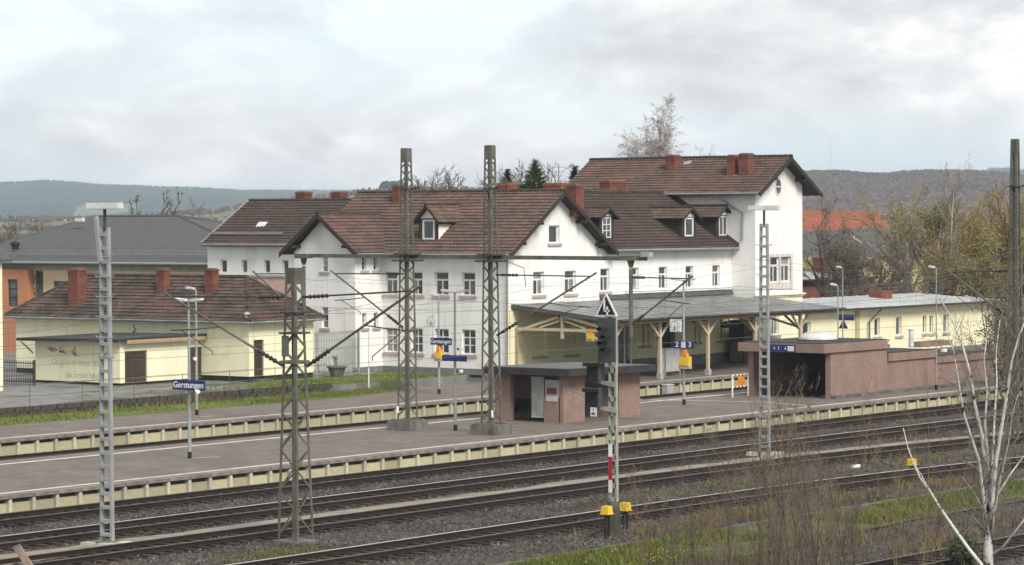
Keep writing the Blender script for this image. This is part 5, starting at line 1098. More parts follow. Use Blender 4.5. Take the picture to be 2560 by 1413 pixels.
# ================================================================== signal
SG = thing('railway_signal', 'black railway light signal with white-edged triangle showing 4 on a batten post', 'signal', (77.0, 53.2, GZ))
gx, gy = 77.0, 53.2
def SP(x, y, dx=0): return PX(x, y, gx+dx)
for s in (-.13, .13):
    MB().bar((gx, gy+s, .75), (gx, gy+s*.8, 6.9), .06, .12, up=(1, 0, 0)).obj('channel_leg', mat('pale green grey steel', (.33, .35, .29), (.25, .26, .21), scale=2), SG)
z = .9
while z < 6.8: MB().box(gx-.06, gx+.06, gy-.13, gy+.13, z-.09, z+.06).obj('batten', MATS['pale green grey steel'], SG); z += .46
MB().tube([(gx, gy, GZ-.1), (gx, gy, .45), (gx, gy, .8)], [.22, .22, .18], 10).obj('post_foot', m_steel_d, SG); MB().tube([(gx, gy, .35), (gx, gy, .85)], [.21, .19], 10).obj('foot_sleeve', m_steel, SG)
# triangle
a, b, c = SP(1489, 791, -.25), SP(1543, 791, -.25), SP(1515, 733, -.25)
MB().extr([a, b, c], (.04, 0, 0)).obj('triangle_rim', m_signwhite, SG); ctr = (a+b+c)/3; sh = Vector((-.012, 0, 0))
MB().extr([ctr+(p_-ctr)*.80+sh for p_ in (a, b, c)], (.01, 0, 0)).obj('triangle_plate', m_black, SG)
mb = MB(); k = Vector((-.02, 0, 0)); u = (a-b).normalized(); 
def tp(fx, fz): return ctr+k+u*fx+Vector((0, 0, fz))
mb.bar(tp(.06, .28), tp(.06, -.07), .065, .008, up=(1, 0, 0)); mb.bar(tp(.09, -.07), tp(-.14, -.07), .06, .008, up=(1, 0, 0)); mb.bar(tp(-.05, .07), tp(-.05, -.21), .065, .008, up=(1, 0, 0)); mb.obj('figure_four', m_signwhite, SG)
# main head
a, b = SP(1496, 905, -.2), SP(1538, 795, -.2); y0, y1 = min(a.y, b.y), max(a.y, b.y)
MB().box(gx-.24, gx-.16, y0, y1, a.z, b.z).obj('backboard', m_sigGrey, SG); MB().box(gx-.16, gx+.05, y0+.12, y1-.08, a.z+.1, b.z-.15).obj('lamp_case', m_black, SG)
for i, py_ in enumerate((826, 846, 862, 878)):
    p_ = SP(1510 if i % 2 == 0 else 1518, py_, -.25); mb = MB()
    n = 10; pts0 = []
    for kx in range(n+1): t0 = math.pi*(kx/n); pts0.append((math.cos(t0)*.11, math.sin(t0)*.11))
    for (a0, b0), (a1, b1) in zip(pts0[:-1], pts0[1:]): mb.face([(gx-.24, p_.y+a0, p_.z+b0), (gx-.24, p_.y+a1, p_.z+b1), (gx-.52, p_.y+a1, p_.z+b1), (gx-.52, p_.y+a0, p_.z+b0)])
    h = mb.obj('lamp_hood', m_black, SG); MB().tube([(gx-.245, p_.y, p_.z), (gx-.255, p_.y, p_.z)], .085, 12).obj('lens', m_glass, h)
MB().box(gx-.1, gx+.02, gy-.05, gy+.25, b.z+.02, b.z+.06).obj('head_bracket', m_steel_d, SG)
# repeater boxes
for (xa, ya, xb, yb_) in ((1478, 908, 1500, 957), (1476, 972, 1499, 1018)):
    a, b = SP(xa, yb_, -.15), SP(xb, ya, -.15); MB().box(gx-.22, gx+.12, b.y, a.y, a.z, b.z).obj('indicator_case', m_sigGrey, SG); MB().box(gx-.45, gx-.22, b.y-.02, a.y+.12, b.z-.1, b.z+.02).obj('indicator_hood', m_black, SG)
    MB().box(gx-.24, gx-.22, b.y+.05, a.y+.12, a.z+.05, b.z-.1).obj('indicator_face', m_black, SG)
for py_ in (962, 1026): a = SP(1500, py_, 0); MB().extr([(gx-.1, gy-.12, a.z-.06), (gx-.1, a.y, a.z+.05), (gx-.1, a.y, a.z+.12), (gx-.1, gy-.12, a.z+.1)], (.2, 0, 0)).obj('bracket', MATS['pale green grey steel'], SG)
a, b = SP(1477, 1041, -.2), SP(1492, 1018, -.2); pl = MB().box(gx-.22, gx-.2, b.y, a.y, a.z, b.z).obj('number_plate', m_signwhite, SG)
text('806', .12, m_black, pl, wallX(gx-.22), (a.y+b.y)/2, a.z+.09, -.004, rev=True, sx=.85); wbox(MB(), wallX(gx-.22), (a.y+b.y)/2-.015, (a.y+b.y)/2+.015, b.z-.12, b.z-.05, -.004, 0).obj('mark', m_black, pl)
for (ya, yb_, m_) in ((1110, 1142, m_signwhite), (1142, 1200, m_red), (1200, 1231, m_signwhite)):
    a, b = SP(1522, yb_, -.1), SP(1530, ya, -.1); MB().box(gx-.12, gx-.09, b.y, a.y, a.z, b.z).obj('marker_band', m_, SG)
a = SP(1518, 1170, -.1); 
for k, (px_, py_, Y) in enumerate(((1517, 1286, 52.9), (1563, 1277, 53.6))):
    q = PY(px_, py_, Y); t = thing('yellow_junction_box', ('left' if k == 0 else 'right')+' yellow junction box on a short post beside the signal foot', 'junction box', (q.x, Y, GZ)); t['group'] = 'yellow track junction boxes'
    mb = MB(); mb.extr([(q.x-.165, Y-.165, q.z), (q.x+.165, Y-.165, q.z), (q.x+.165, Y+.165, q.z), (q.x-.165, Y+.165, q.z)], (0, 0, .03)); mb.obj('lid_flange', m_yellow, t)
    v = [(-.14, -.14, .03), (.14, -.14, .03), (.14, .14, .03), (-.14, .14, .03), (-.125, -.125, .26), (.125, -.125, .26), (.125, .125, .26), (-.125, .125, .26)]
    mb = MB(); mb.idx([(q.x+a_, Y+b_, q.z+c_) for a_, b_, c_ in v], [(0, 1, 5, 4), (1, 2, 6, 5), (2, 3, 7, 6), (3, 0, 4, 7), (4, 5, 6, 7)]); mb.obj('hood', m_yellow, t)
    for s in (-.08, .1): MB().tube([(q.x+s, Y, GZ-.1), (q.x+s, Y, q.z+.01)], .035, 6).obj('leg', m_black, t)
    MB().tube([(q.x, Y, q.z), (q.x-.2, Y-.1, .1), (q.x-.6, Y+.3, GZ+.05)], .03, 6).obj('cable', m_black, t)
q = PZ(2280, 1165, 0); t = thing('yellow_junction_box', 'yellow junction box beside the track behind the leaning birch stem', 'junction box', (q.x, q.y, GZ)); t['group'] = 'yellow track junction boxes'
MB().box(q.x-.14, q.x+.14, q.y-.14, q.y+.14, .05, .28).obj('hood', m_yellow, t); MB().box(q.x-.17, q.x+.17, q.y-.17, q.y+.17, .03, .05).obj('lid_flange', m_yellow, t); MB().tube([(q.x, q.y, GZ-.1), (q.x, q.y, .03)], .05, 6).obj('leg', m_black, t)

# ================================================================== barrier, fences, small things
BR = thing('barrier_frame', 'red and white striped barrier frame with orange plate beside the subway entrance', 'barrier', tuple(PZ(1860, 993, PT)))
p0, p1 = PZ(1831, 994, PT), PZ(1890, 991, PT); p1 = Vector((p1.x, p0.y-.02, PT))
for p_ in (p0, p1): MB().tube([p_, p_+Vector((0, 0, 1.12))], .04, 6).obj('post', m_signwhite, BR)
for z in (.52, 1.12):
    for k in range(9): a = p0.lerp(p1, k/9)+Vector((0, 0, z)); b = p0.lerp(p1, (k+1)/9)+Vector((0, 0, z)); MB().tube([a, b], .042, 6).obj('rail_band', m_red if k % 2 else m_signwhite, BR)
c = p0.lerp(p1, .55); MB().box(c.x-.32, c.x+.32, c.y-.03, c.y, PT+.58, PT+1.08).obj('plate', m_orangeS, BR)
def bar_fence(label, p, q, h, n, m, z, nm='bar', bent=False):
    p, q = Vector((*p, z)), Vector((*q, z)); t = thing('bar_fence', label, 'fence', p.lerp(q, .5))
    for k in range(n+1): a = p.lerp(q, k/n); MB().tube([a, a+Vector((0, 0, h))], .016, 4).obj(nm, m, t)
    for f in (.12, .62, .98) if h > 2 else (.15, .9): MB().bar(p+Vector((0, 0, h*f)), q+Vector((0, 0, h*f)), .04, .05).obj('rail', m, t)
    for a in (p, q): MB().box(a.x-.05, a.x+.05, a.y-.05, a.y+.05, a.z, a.z+h+.05).obj('post', m, t)
bar_fence('tall grey bar fence between the yellow house and the white building', (126.4, 107.6), (131.8, 109.0), 2.55, 26, m_galv, .75)
q0, q1 = PX(-20, 925, 112).y, PX(86, 925, 112).y; bar_fence('dark picket fence left of the lean-to', (112, q0), (112, q1), 1.35, 24, m_steel_d, .86)
pt = thing('concrete_tub', 'round concrete planter tub in front of the tall bar fence', 'planter', (127, 106.9, .86)); q = PY(842, 948, 106.9); MB().lathe((q.x, 106.9, .86), [(.34, 0), (.5, .52), (.58, .54), (.58, .62), (.48, .62)], 14).obj('tub', m_block, pt); MB().lathe((q.x, 106.9, 1.4), [(.47, 0), (.3, .07), (.05, .1)], 10).obj('soil', m_stone, pt)
ps = thing('marker_post', 'slim white marker post on the lawn before the white building', 'post', tuple(PZ(922, 970, .6))); q = PZ(922, 970, .6); MB().tube([q, q+Vector((0, 0, 1.1))], .04, 6).obj('post', m_signwhite, ps); MB().tube([q+Vector((0, 0, 1.1)), q+Vector((0, 0, 3.2))], .012, 4).obj('rod', m_galv, ps)
q = PZ(1665, 968, PT); bx = thing('grey_cabinet', 'small pale grey cabinet at the far platform face right of the shelter', 'cabinet', (q.x, 91.2, -.1)); q = PY(1667, 968, 91.0); MB().box(q.x-.33, q.x+.33, 90.75, 91.1, -.15, .42).obj('body', m_sillgrey, bx); MB().box(q.x-.36, q.x+.36, 90.72, 91.12, .42, .46).obj('lid', m_alu, bx)
tpole = thing('leaning_post', 'leaning weathered wooden post at the bottom left corner', 'post', (50, 50, GZ)); a = PD(42, 1366, 62); b = PD(80, 1425, 62); d_ = b-a; MB().bar(a, a+d_*3.2, .14, .14).obj('post', mat('weathered pinkish wood', (.30, .22, .18), (.20, .15, .13), scale=6, streak=.3), tpole); MB().bar(a-d_*.02+Vector((0, 0, .01)), a+d_*.03, .16, .16).obj('cap', m_block, tpole)
q = PZ(2140, 1166, 0); lab = thing('track_marker', 'low white board lying beside the track at right', 'marker', q); MB().box(q.x-.35, q.x+.25, q.y-.05, q.y+.05, -.05, .06).obj('board', m_signwhite, lab)

# ================================================================== vegetation
def grow(S, rng, p, d, L_, r, lvl, cfg):
    n = cfg['seg'][lvl]; pts = [(p.copy(), r)]; dd = d.normalized()
    for k in range(n):
        dd = (dd+Vector((rng.gauss(0, 1), rng.gauss(0, 1), rng.gauss(0, 1)))*cfg['wob'][lvl]+Vector((0, 0, cfg['lift'][lvl]))).normalized()
        p = p+dd*(L_/n); pts.append((p.copy(), r*(1-(k+1)/n*cfg.get('tap', .75))))
    S[lvl].append(pts)
    if lvl+1 >= len(cfg['kids']): return
    for c in range(cfg['kids'][lvl+1]):
        f = rng.uniform(cfg['start'][lvl], 1.0); i = min(int(f*n), n-1); g = f*n-i
        b = pts[i][0].lerp(pts[i+1][0], g); br = pts[i][1]*(1-g)+pts[i+1][1]*g
        ax = (pts[i+1][0]-pts[i][0]).normalized(); sd = ax.orthogonal().normalized(); sd.rotate(Matrix.Rotation(rng.uniform(0, 6.283), 3, ax))
        an = cfg['ang'][lvl+1]*rng.uniform(.7, 1.25); nd = ax*math.cos(an)+sd*math.sin(an)
        grow(S, rng, b, nd, L_*cfg['len'][lvl+1]*rng.uniform(.6, 1.15)*(1.15-.5*f), max(br*cfg['rad'], cfg['rmin']), lvl+1, cfg)
def plant(name, label, cat, base, H, r, cfg, mt, mc, seed, group=None, lean=(0, 0, 1), leaf=None, stems=1, spread=0., fit=False):
    rng = random.Random(seed); base = Vector(base); t = thing(name, label, cat, base, group); S = [[] for _ in cfg['kids']]
    if fit:                                             # scale the skeleton so that its highest twig reaches the wanted height
        for it in range(2):
            S = [[] for _ in cfg['kids']]; rs = random.Random(seed); HH = H if it == 0 else H*H/top
            for s in range(stems):
                d = Vector(lean)+Vector((rs.gauss(0, spread), rs.gauss(0, spread), 0)); grow(S, rs, base+Vector((rs.gauss(0, spread), rs.gauss(0, spread), 0))*.6, d, HH*rs.uniform(.75, 1.0) if stems > 1 else HH, r, 0, cfg)
            top = max(p.z for lv in S for pts in lv for p, _ in pts)-base.z
    for s in range(0 if fit else stems):
        d = Vector(lean)+Vector((rng.gauss(0, spread), rng.gauss(0, spread), 0)); grow(S, rng, base+Vector((rng.gauss(0, spread), rng.gauss(0, spread), 0))*.6, d, H*rng.uniform(.75, 1.0) if stems > 1 else H, r, 0, cfg)
    mb = MB()
    for lv in S[:2]:
        for pts in lv: mb.tube([p for p, _ in pts], [q for _, q in pts], 6 if lv is S[0] else 4, False)
    mb.obj('trunk', mt, t)
    mb = MB(); tips = []
    for lv in S[2:]:
        for pts in lv:
            mb.tube([p for p, _ in pts], [q for _, q in pts], 3, False)
            tips += [p for p, _ in pts[1:]]
    if mb.v: mb.obj('crown', mc, t)
    if leaf:
        ml, cnt, sz, jit = leaf; mb = MB()
        for _ in range(cnt):
            c = rng.choice(tips)+Vector((rng.gauss(0, jit), rng.gauss(0, jit), rng.gauss(0, jit))); a = Vector((rng.gauss(0, 1), rng.gauss(0, 1), rng.gauss(0, 1))).normalized(); b = a.orthogonal().normalized(); s = sz*rng.uniform(.6, 1.4)
            mb.face([c-a*s, c-b*s*.6, c+a*s, c+b*s*.6], rng.random())
        mb.obj('foliage', ml, t)
    return t
BARE = dict(kids=[1, 7, 7, 6], seg=[6, 5, 4, 3], wob=[.05, .16, .2, .25], lift=[.02, .07, .05, .03], start=[.3, .2, .15], ang=[0, .75, .7, .7], len=[1, .6, .5, .45], rad=.6, rmin=.02)
BIRCH = dict(kids=[1, 13, 8, 8], seg=[9, 5, 5, 5], wob=[.03, .08, .12, .10], lift=[.03, .10, -.05, -.24], start=[.22, .15, .1], ang=[0, .55, .7, .6], len=[1, .46, .42, .55], rad=.5, rmin=.016)
BUSH = dict(kids=[1, 5, 5, 4], seg=[5, 4, 3, 3], wob=[.08, .15, .2, .2], lift=[.05, .08, .05, .03], start=[.1, .1, .1], ang=[0, .5, .6, .6], len=[1, .6, .5, .5], rad=.6, rmin=.012)
def ground_at(px_, D, z=.2): v = PD(px_, 700, D); return Vector((v.x, v.y, z))
def far_tree(name, label, px_, ytop, D, cfg, mt, mc, seed, r=.2, group='trees behind the station', leaf=None, z=.2, hs=1.0, **k):
    b = ground_at(px_, D, z); H = PD(px_, ytop, D).z-z; return plant(name, label, 'tree', b, H, r, cfg, mt, mc, seed, group, leaf=leaf, fit=True, **k)
# birch behind the roofs
far_tree('birch_tree', 'tall bare birch with hanging twigs rising behind the station roof', 1632, 232, 232, dict(BIRCH, kids=[1, 24, 13, 12], len=[1, .26, .42, .62], start=[.35, .1, .1], ang=[0, .40, .65, .5], wob=[.035, .06, .10, .08], lift=[.02, .14, -.04, -.26], rmin=.015), m_twigbirch, m_twigbirch, 51, .22, stems=4, spread=.11)
far_tree('birch_tree', 'bare birch showing low just left of the tall birch crown', 1585, 300, 236, dict(BIRCH, kids=[1, 26, 13, 10], rmin=.014, start=[.36, .15, .1]), m_twigbirch, m_twigbirch, 54, .2)
far_tree('birch_tree', 'small bare birch crown right of the tall birch above the ridge', 1735, 358, 240, dict(BIRCH, kids=[1, 22, 12, 10], rmin=.014, start=[.45, .15, .1]), m_twigbirch, m_twigbirch, 52, .18)
far_tree('bare_tree', 'bare rounded tree behind the ridge between the two lattice masts', 1128, 404, 225, dict(BARE, kids=[1, 14, 11, 8], rmin=.026, ang=[0, .6, .7, .7], start=[.5, .2, .15]), m_twig, m_twig, 61, .25, stems=3, spread=.25)
far_tree('bare_tree', 'smaller bare tree just right of the left lattice mast', 1076, 415, 228, dict(BARE, kids=[1, 12, 10, 8], rmin=.026, start=[.5, .2, .15]), m_twig, m_twig, 62, .2, stems=2, spread=.2)
far_tree('bare_tree', 'bare tree behind the ridge beside the green conifer', 1392, 394, 230, dict(BARE, kids=[1, 13, 11, 8], rmin=.026, start=[.5, .2, .15]), m_twig, m_twig, 63, .22, stems=2, spread=.25)
far_tree('bare_tree', 'bare tree just left of the green conifer top', 1312, 396, 232, dict(BARE, kids=[1, 13, 10, 8], rmin=.026, start=[.5, .2, .15]), m_twig, m_twig, 64, .2, stems=2, spread=.2)
far_tree('bare_tree', 'dark forked bare tree rising behind the grey hipped roof', 410, 466, 240, dict(BARE, kids=[1, 6, 6, 5], rmin=.03, ang=[0, .35, .6, .7]), m_bark, m_bark, 65, .3, hs=.75, stems=3, spread=.12)
far_tree('bare_tree', 'pale bare tree between the grey hipped roof and the rear wing', 560, 488, 245, dict(BARE, kids=[1, 12, 10, 8], rmin=.026, start=[.4, .2, .15]), m_twig, m_twig, 66, .22, stems=2, spread=.3)
far_tree('bare_tree', 'brown bare tree standing against the orange red roof at right', 2055, 482, 215, dict(BARE, kids=[1, 9, 8, 6], rmin=.022), m_bark, m_twig, 67, .2, hs=.78)
far_tree('budding_tree', 'olive budding tree before the left part of the orange red roof', 2100, 528, 214, dict(BARE, kids=[1, 12, 10, 8], rmin=.022, start=[.3, .2, .15]), m_bark, m_twig, 167, .16, stems=3, spread=.3, leaf=(m_leafdark, 3000, .07, .25))
far_tree('bare_tree', 'dark twiggy round tree beside the slate roof at right', 2175, 572, 218, dict(BARE, kids=[1, 11, 10, 8], rmin=.02, len=[1, .75, .55, .5], start=[.15, .15, .1]), m_twig, m_twig, 68, .18, stems=3, spread=.3, leaf=(m_leafdark, 1400, .07, .2))
for k, (px_, yt, D) in enumerate(((20, 530, 250), (70, 536, 255), (118, 542, 252), (-20, 532, 240))):
    far_tree('bare_tree', ['brown twiggy tree at the far left edge above the grey roof', 'olive budding tree second from left above the grey roof', 'low brown tree right of the olive one above the grey roof', 'bare tree cut by the left picture edge'][k], px_, yt, D, dict(BARE, kids=[1, 9, 9, 6], rmin=.03), m_bark, m_twigred if k % 2 else m_twig, 70+k, .2, hs=.75, leaf=(m_leafdark, 900, .1, .3), stems=2, spread=.3)
# conifers
def conifer(label, px_, ytop, D, rad, m, seed, z=.2):
    rng = random.Random(seed); b = ground_at(px_, D, z); H = PD(px_, ytop, D).z-z; t = thing('conifer', label, 'tree', b, 'conifers behind the station'); MB().tube([b, b+Vector((0, 0, H*.97))], [.18, .02], 6).obj('trunk', m_bark, t); mb = MB()
    for k in range(4200):
        f = (rng.random()**.6)*.5; h = H*(1-f); R = rad*f*rng.uniform(.5, 1.1); a = rng.uniform(0, 6.283); c = b+Vector((math.cos(a)*R, math.sin(a)*R, h)); o = Vector((math.cos(a), math.sin(a), .35+rng.gauss(0, .2)))*rng.uniform(.25, .5); s = Vector((-math.sin(a), math.cos(a), rng.gauss(0, .3)))*rng.uniform(.06, .13)
        mb.face([c-o*.5-s, c-o*.5+s, c+o], rng.random())
    mb.obj('crown', m, t)
conifer('green cone shaped conifer behind the station ridge', 1338, 398, 228, 6.6, m_conifer, 1)
conifer('dark small spruce top right of the right lattice mast', 1270, 422, 231, 4.5, m_coniferD, 2)
conifer('dark spruce tip beside the left end of the tallest roof', 1439, 414, 240, 4., m_coniferD, 3)
# budding ochre trees at right
OCH = dict(BARE, kids=[1, 11, 9, 7], rmin=.02, ang=[0, .5, .6, .6], lift=[.02, .08, .06, .04], len=[1, .5, .5, .45], start=[.25, .2, .15])
for k, (px_, yt, D, lf, n_) in enumerate(((2315, 455, 232, m_leafgreen, 6500), (2405, 455, 228, m_leafgreen, 8000), (2465, 485, 236, m_leafochre, 8000), (2535, 445, 226, m_leafochre, 9000), (2600, 430, 222, m_leafochre, 7000), (2500, 565, 218, m_leafgreen, 6500), (2360, 580, 222, m_leafochre, 6500))):
    far_tree('budding_tree', ['yellow green budding tree, leftmost of the group at right', 'ochre budding tree right of the slender pale birch', 'ochre budding tree in the middle of the right hand group', 'ochre budding tree behind the tall right lattice mast', 'ochre budding tree at the right picture edge', 'low green budding tree at the foot of the right group', 'low ochre budding tree above the annex roof'][k], px_, yt, D, OCH, m_twigfb, m_twigred, 80+k, .16, group='budding trees at right', leaf=(lf, n_, .062, .25), stems=4, spread=.3)
far_tree('slender_birch', 'slender pale birch with bare top among the budding trees at right', 2372, 375, 224, dict(BIRCH, kids=[1, 12, 7, 5], rmin=.013, lift=[.03, .16, .02, -.05], start=[.4, .15, .1], ang=[0, .4, .5, .5]), m_barkbirch, m_twigfb, 91, .08, group='slender birches at right', hs=.93)
far_tree('slender_birch', 'thin pale birch left of the tallest slender birch at right', 2318, 440, 226, dict(BIRCH, kids=[1, 9, 6, 4], rmin=.013, lift=[.03, .14, .02, -.05], start=[.4, .15, .1]), m_barkbirch, m_twigfb, 92, .06, group='slender birches at right', hs=.93)
# hedge and brush right of the annex
for k, (px_, yt, D, h_) in enumerate(((2505, 735, 172, 3), (2545, 745, 165, 3), (2590, 760, 158, 3), (2520, 830, 152, 2.4))):
    plant('thicket', ['brown leafless thicket at the right end of the annex', 'brown thicket behind the tall right lattice mast', 'brown thicket at the right picture edge', 'low brown thicket beside the last subway wall'][k], 'shrub', ground_at(px_, D, .3), PD(px_, yt, D).z, .06, dict(BUSH, rmin=.018), m_bark, m_twigred, 100+k, 'leafless thickets at right', leaf=(m_leafdark, 1500, .07, .2), stems=7, spread=.5)

# foreground silver birch with several stems
def stems(t, mat_t, mat_c, lines, rng, twig=.02, ntw=9, tl=1.1, up=.25, dens=1.0):
    """hand placed stems: each a list of (point, radius)"""
    for pts in lines:
        MB().tube([p for p, _ in pts], [r for _, r in pts], 8, True).obj('stem', mat_t, t, smooth=True)
    mb = MB()
    for pts in lines:
        for (p, r0), (q, r1) in zip(pts[:-1], pts[1:]):
            ln = (q-p).length
            for _ in range(int(ln*ntw*dens)):
                f = rng.random(); b = p.lerp(q, f); rr = r0*(1-f)+r1*f
                if rr > .12: continue
                ax = (q-p).normalized(); a = Vector((rng.gauss(0, 1), rng.gauss(0, 1), rng.gauss(0, .5)+up)).normalized(); d = (ax*.8+a*.8).normalized(); l = tl*rng.uniform(.3, 1.2); m1 = b+d*l*.5; m2 = m1+(d+Vector((rng.gauss(0, .2), rng.gauss(0, .2), rng.gauss(0, .2)))).normalized()*l*.5
                w_ = max(.0055, min(.016, rr*.28)); mb.tube([b, m1, m2], [w_, w_*.7, w_*.4], 3, False)
                for _ in range(3):
                    g = rng.random(); c = b.lerp(m1, g) if rng.random() < .5 else m1.lerp(m2, g); e = c+(d+Vector((rng.gauss(0, .7), rng.gauss(0, .7), rng.gauss(0, .7)))).normalized()*l*rng.uniform(.2, .5); mb.tube([c, c.lerp(e, .5)+Vector((0, 0, .01)), e], [.006, .005, .003], 3, False)
    if mb.v: mb.obj('crown', mat_c, t)
DB = 80.0
rngb = random.Random(17)
def S_(path, r0, r1, dd=0.0, D=DB): n = len(path)-1; r0, r1 = r0*.8, r1*.75; return [(PD(x, y, D+dd*k/n), r0+(r1-r0)*k/n) for k, (x, y) in enumerate(path)]
FB = thing('silver_birch', 'white barked birch with many stems in the right foreground', 'tree', (PD(2472, 1470, DB)))
stems(FB, m_barkbirch, m_twigfb, [
    S_([(2474, 1480), (2471, 1413), (2470, 1330), (2471, 1270), (2471, 1225)], .205, .10),
    S_([(2467, 1340), (2467, 1262), (2464, 1170), (2455, 1090), (2437, 1010), (2425, 930), (2405, 860), (2380, 800), (2350, 745)], .10, .012, 1.5),
    S_([(2464, 1350), (2461, 1260), (2447, 1150), (2425, 1085), (2408, 1030), (2397, 960), (2385, 880), (2362, 820)], .075, .012, -1.5),
    S_([(2475, 1350), (2479, 1262), (2490, 1150), (2502, 1080), (2518, 980), (2530, 900), (2548, 840), (2580, 760)], .10, .02, -1.0),
    S_([(2473, 1255), (2483, 1130), (2486, 1050), (2492, 960), (2490, 880), (2500, 800)], .055, .012, 2.0),
    S_([(2478, 1360), (2484, 1290), (2500, 1200), (2512, 1150), (2524, 1090), (2530, 1040), (2545, 985)], .05, .012, -2.0),
    S_([(2478, 1390), (2510, 1365), (2545, 1320), (2590, 1260)], .055, .02, -1.0),
    S_([(2474, 1250), (2470, 1150), (2462, 1060), (2468, 980), (2460, 900), (2470, 820)], .06, .012, .5),
    S_([(2466, 1330), (2440, 1300), (2420, 1280), (2400, 1262)], .03, .008, 1.0), S_([(2466, 1290), (2440, 1240), (2405, 1190)], .03, .006, .5), S_([(2492, 1240), (2530, 1180), (2560, 1140)], .035, .012, .8)], rngb, ntw=9, tl=1.15)
LB = thing('leaning_birch', 'thin pale birch stem leaning left across the tracks in the right foreground', 'tree', PD(2480, 1480, 78))
stems(LB, m_barkbirch, m_twigfb, [S_([(2480, 1470), (2452, 1410), (2420, 1370), (2388, 1325), (2350, 1270), (2325, 1228), (2300, 1195), (2283, 1155), (2270, 1120), (2258, 1070)], .075, .018, 2.0, 78), S_([(2320, 1222), (2305, 1190), (2285, 1160), (2272, 1130)], .02, .006, 1, 79)], random.Random(5), ntw=1.2, tl=.8)
# budding sprays above the birch
rngs = random.Random(23)
# saplings in front of the tracks
sap = [(1930, 1000, .034), (1960, 985, .036), (1990, 1015, .036), (2015, 985, .038), (2045, 1040, .03), (2235, 1000, .024), (2290, 930, .024), (2080, 1020, .028)]
for k in range(34): sap.append((rngs.gauss(1985, 150), rngs.uniform(1030, 1290), rngs.uniform(.013, .026)))
for k in range(8): sap.append((rngs.uniform(1640, 1800), rngs.uniform(1230, 1330), rngs.uniform(.010, .014)))
for k, (px_, yt, r_) in enumerate(sap):
    D = 80+rngs.uniform(-5, 6); b = PD(px_+rngs.uniform(-18, 18), 1445, D); top = PD(px_, yt, D); H = top.z-GZ; b.z = GZ
    warm = rngs.random() < .4
    side = 'left part' if px_ < 1880 else ('middle' if px_ < 2080 else 'right part'); hue = 'russet' if warm else 'grey brown'
    plant('bare_sapling', 'bare thin '+hue+' sapling in the '+side+' of the foreground brush', 'sapling', b, H, r_, dict(kids=[1, 12, 6, 4], seg=[8, 5, 3, 2], wob=[.05, .12, .16, .2], lift=[.03, .10, .06, .03], start=[.15, .15, .2], ang=[0, .5, .6, .6], len=[1, .42, .42, .5], rad=.38, rmin=.0045, tap=.9), m_twigred if warm else m_bark, m_twigred if (warm or k % 3 == 0) else m_twig, 200+k, hue+' saplings in the '+side+' of the foreground brush', lean=(rngs.gauss(0, .12), rngs.gauss(0, .12), 1))
plant('dark_evergreen', 'small dark green bush at the foot of the white birch', 'shrub', PD(2425, 1450, 84), 1.15, .03, dict(BUSH, rmin=.01), m_bark, m_leafdark, 301, leaf=(m_leafdark, 1500, .05, .1), stems=6, spread=.25)

# ================================================================== background buildings
RBk = thing('brick_outbuilding', 'flat red brick outbuilding with grey roof and chimney behind the annex', 'building', (175, 120, .3))
Yb = 118.0; a, b = PY(1995, 720, Yb), PY(2182, 720, Yb); zt = PY(2100, 700, Yb).z; zb2 = .3
MB().box(a.x-4, b.x, Yb, Yb+12, zb2, zt).obj('wall', m_brick, RBk); mb = MB(); mb.extr([(a.x-4, Yb-.5, zt), (b.x+.6, Yb-.5, zt), (b.x+.6, Yb+12, zt+.1), (a.x-4, Yb+12, zt+.1)], (0, 0, .14)); mb.obj('eaves', m_deck, RBk)
zt5 = PY(2050, 672, Yb+7).z; MB().extr([(a.x-4, Yb-.5, zt+.14), (b.x+.6, Yb-.5, zt+.14), (b.x-3.5, Yb+6.5, zt5), (a.x-4, Yb+6.5, zt5)], (0, 0, .05)).obj('roof_sheet', mat('light grey roof sheet', (.30, .31, .30), scale=1, rough=.5), RBk)
p = PY(2058, 645, Yb+3); q = PY(2090, 705, Yb+3); chimney(RBk, p.x, q.x-.1, Yb+3, Yb+4, q.z-.2, p.z)
p = PY(2185, 740, 112); q = PY(2222, 706, 112); MB().box(p.x-6, q.x, 112, 113, .3, q.z).obj('yard_wall', m_brick, RBk)
SLb = thing('slate_building', 'long building with dark slate roof behind the brick outbuilding', 'building', (200, 150, .3))
Ys = 142.0; a, b = PY(1980, 640, Ys), PY(2265, 640, Ys); ze2, zr2 = PY(2100, 682, Ys).z, PY(2100, 578, Ys+8).z
MB().box(a.x-3, b.x, Ys+.5, Ys+15, .3, ze2).obj('wall', m_ybuild, SLb); MB().extr([(a.x-3, Ys, ze2), (b.x+.5, Ys, ze2), (b.x+.5, Ys+8, zr2), (a.x-3, Ys+8, zr2)], (0, 0, .12)).obj('roof_slope', m_slate, SLb); MB().extr([(a.x-3, Ys+16, ze2), (b.x+.5, Ys+16, ze2), (b.x+.5, Ys+8, zr2), (a.x-3, Ys+8, zr2)], (0, 0, .12)).obj('roof_slope', m_slate, SLb)
RRb = thing('red_roof_house', 'house with bright orange red hipped roof far right', 'building', (230, 170, .3))
Yr = 165.0; a, b = PY(1960, 560, Yr), PY(2232, 560, Yr); ze3, zr3 = PY(2100, 580, Yr).z, PY(2100, 529, Yr+7).z; rp1 = PY(2192, 529, Yr+7)
MB().box(a.x-3, b.x-.5, Yr+.4, Yr+13, .3, ze3).obj('wall', m_ybuild, RRb)
roof(RRb, [(a.x-3, Yr, ze3), (b.x, Yr, ze3), (rp1.x, Yr+7, zr3), (a.x-3, Yr+7, zr3)], m_redroof, 71, te=.4, tw=.35); roof(RRb, [(b.x, Yr, ze3), (b.x, Yr+14, ze3), (rp1.x, Yr+7, zr3)], m_redroof, 72, te=.4, tw=.35)
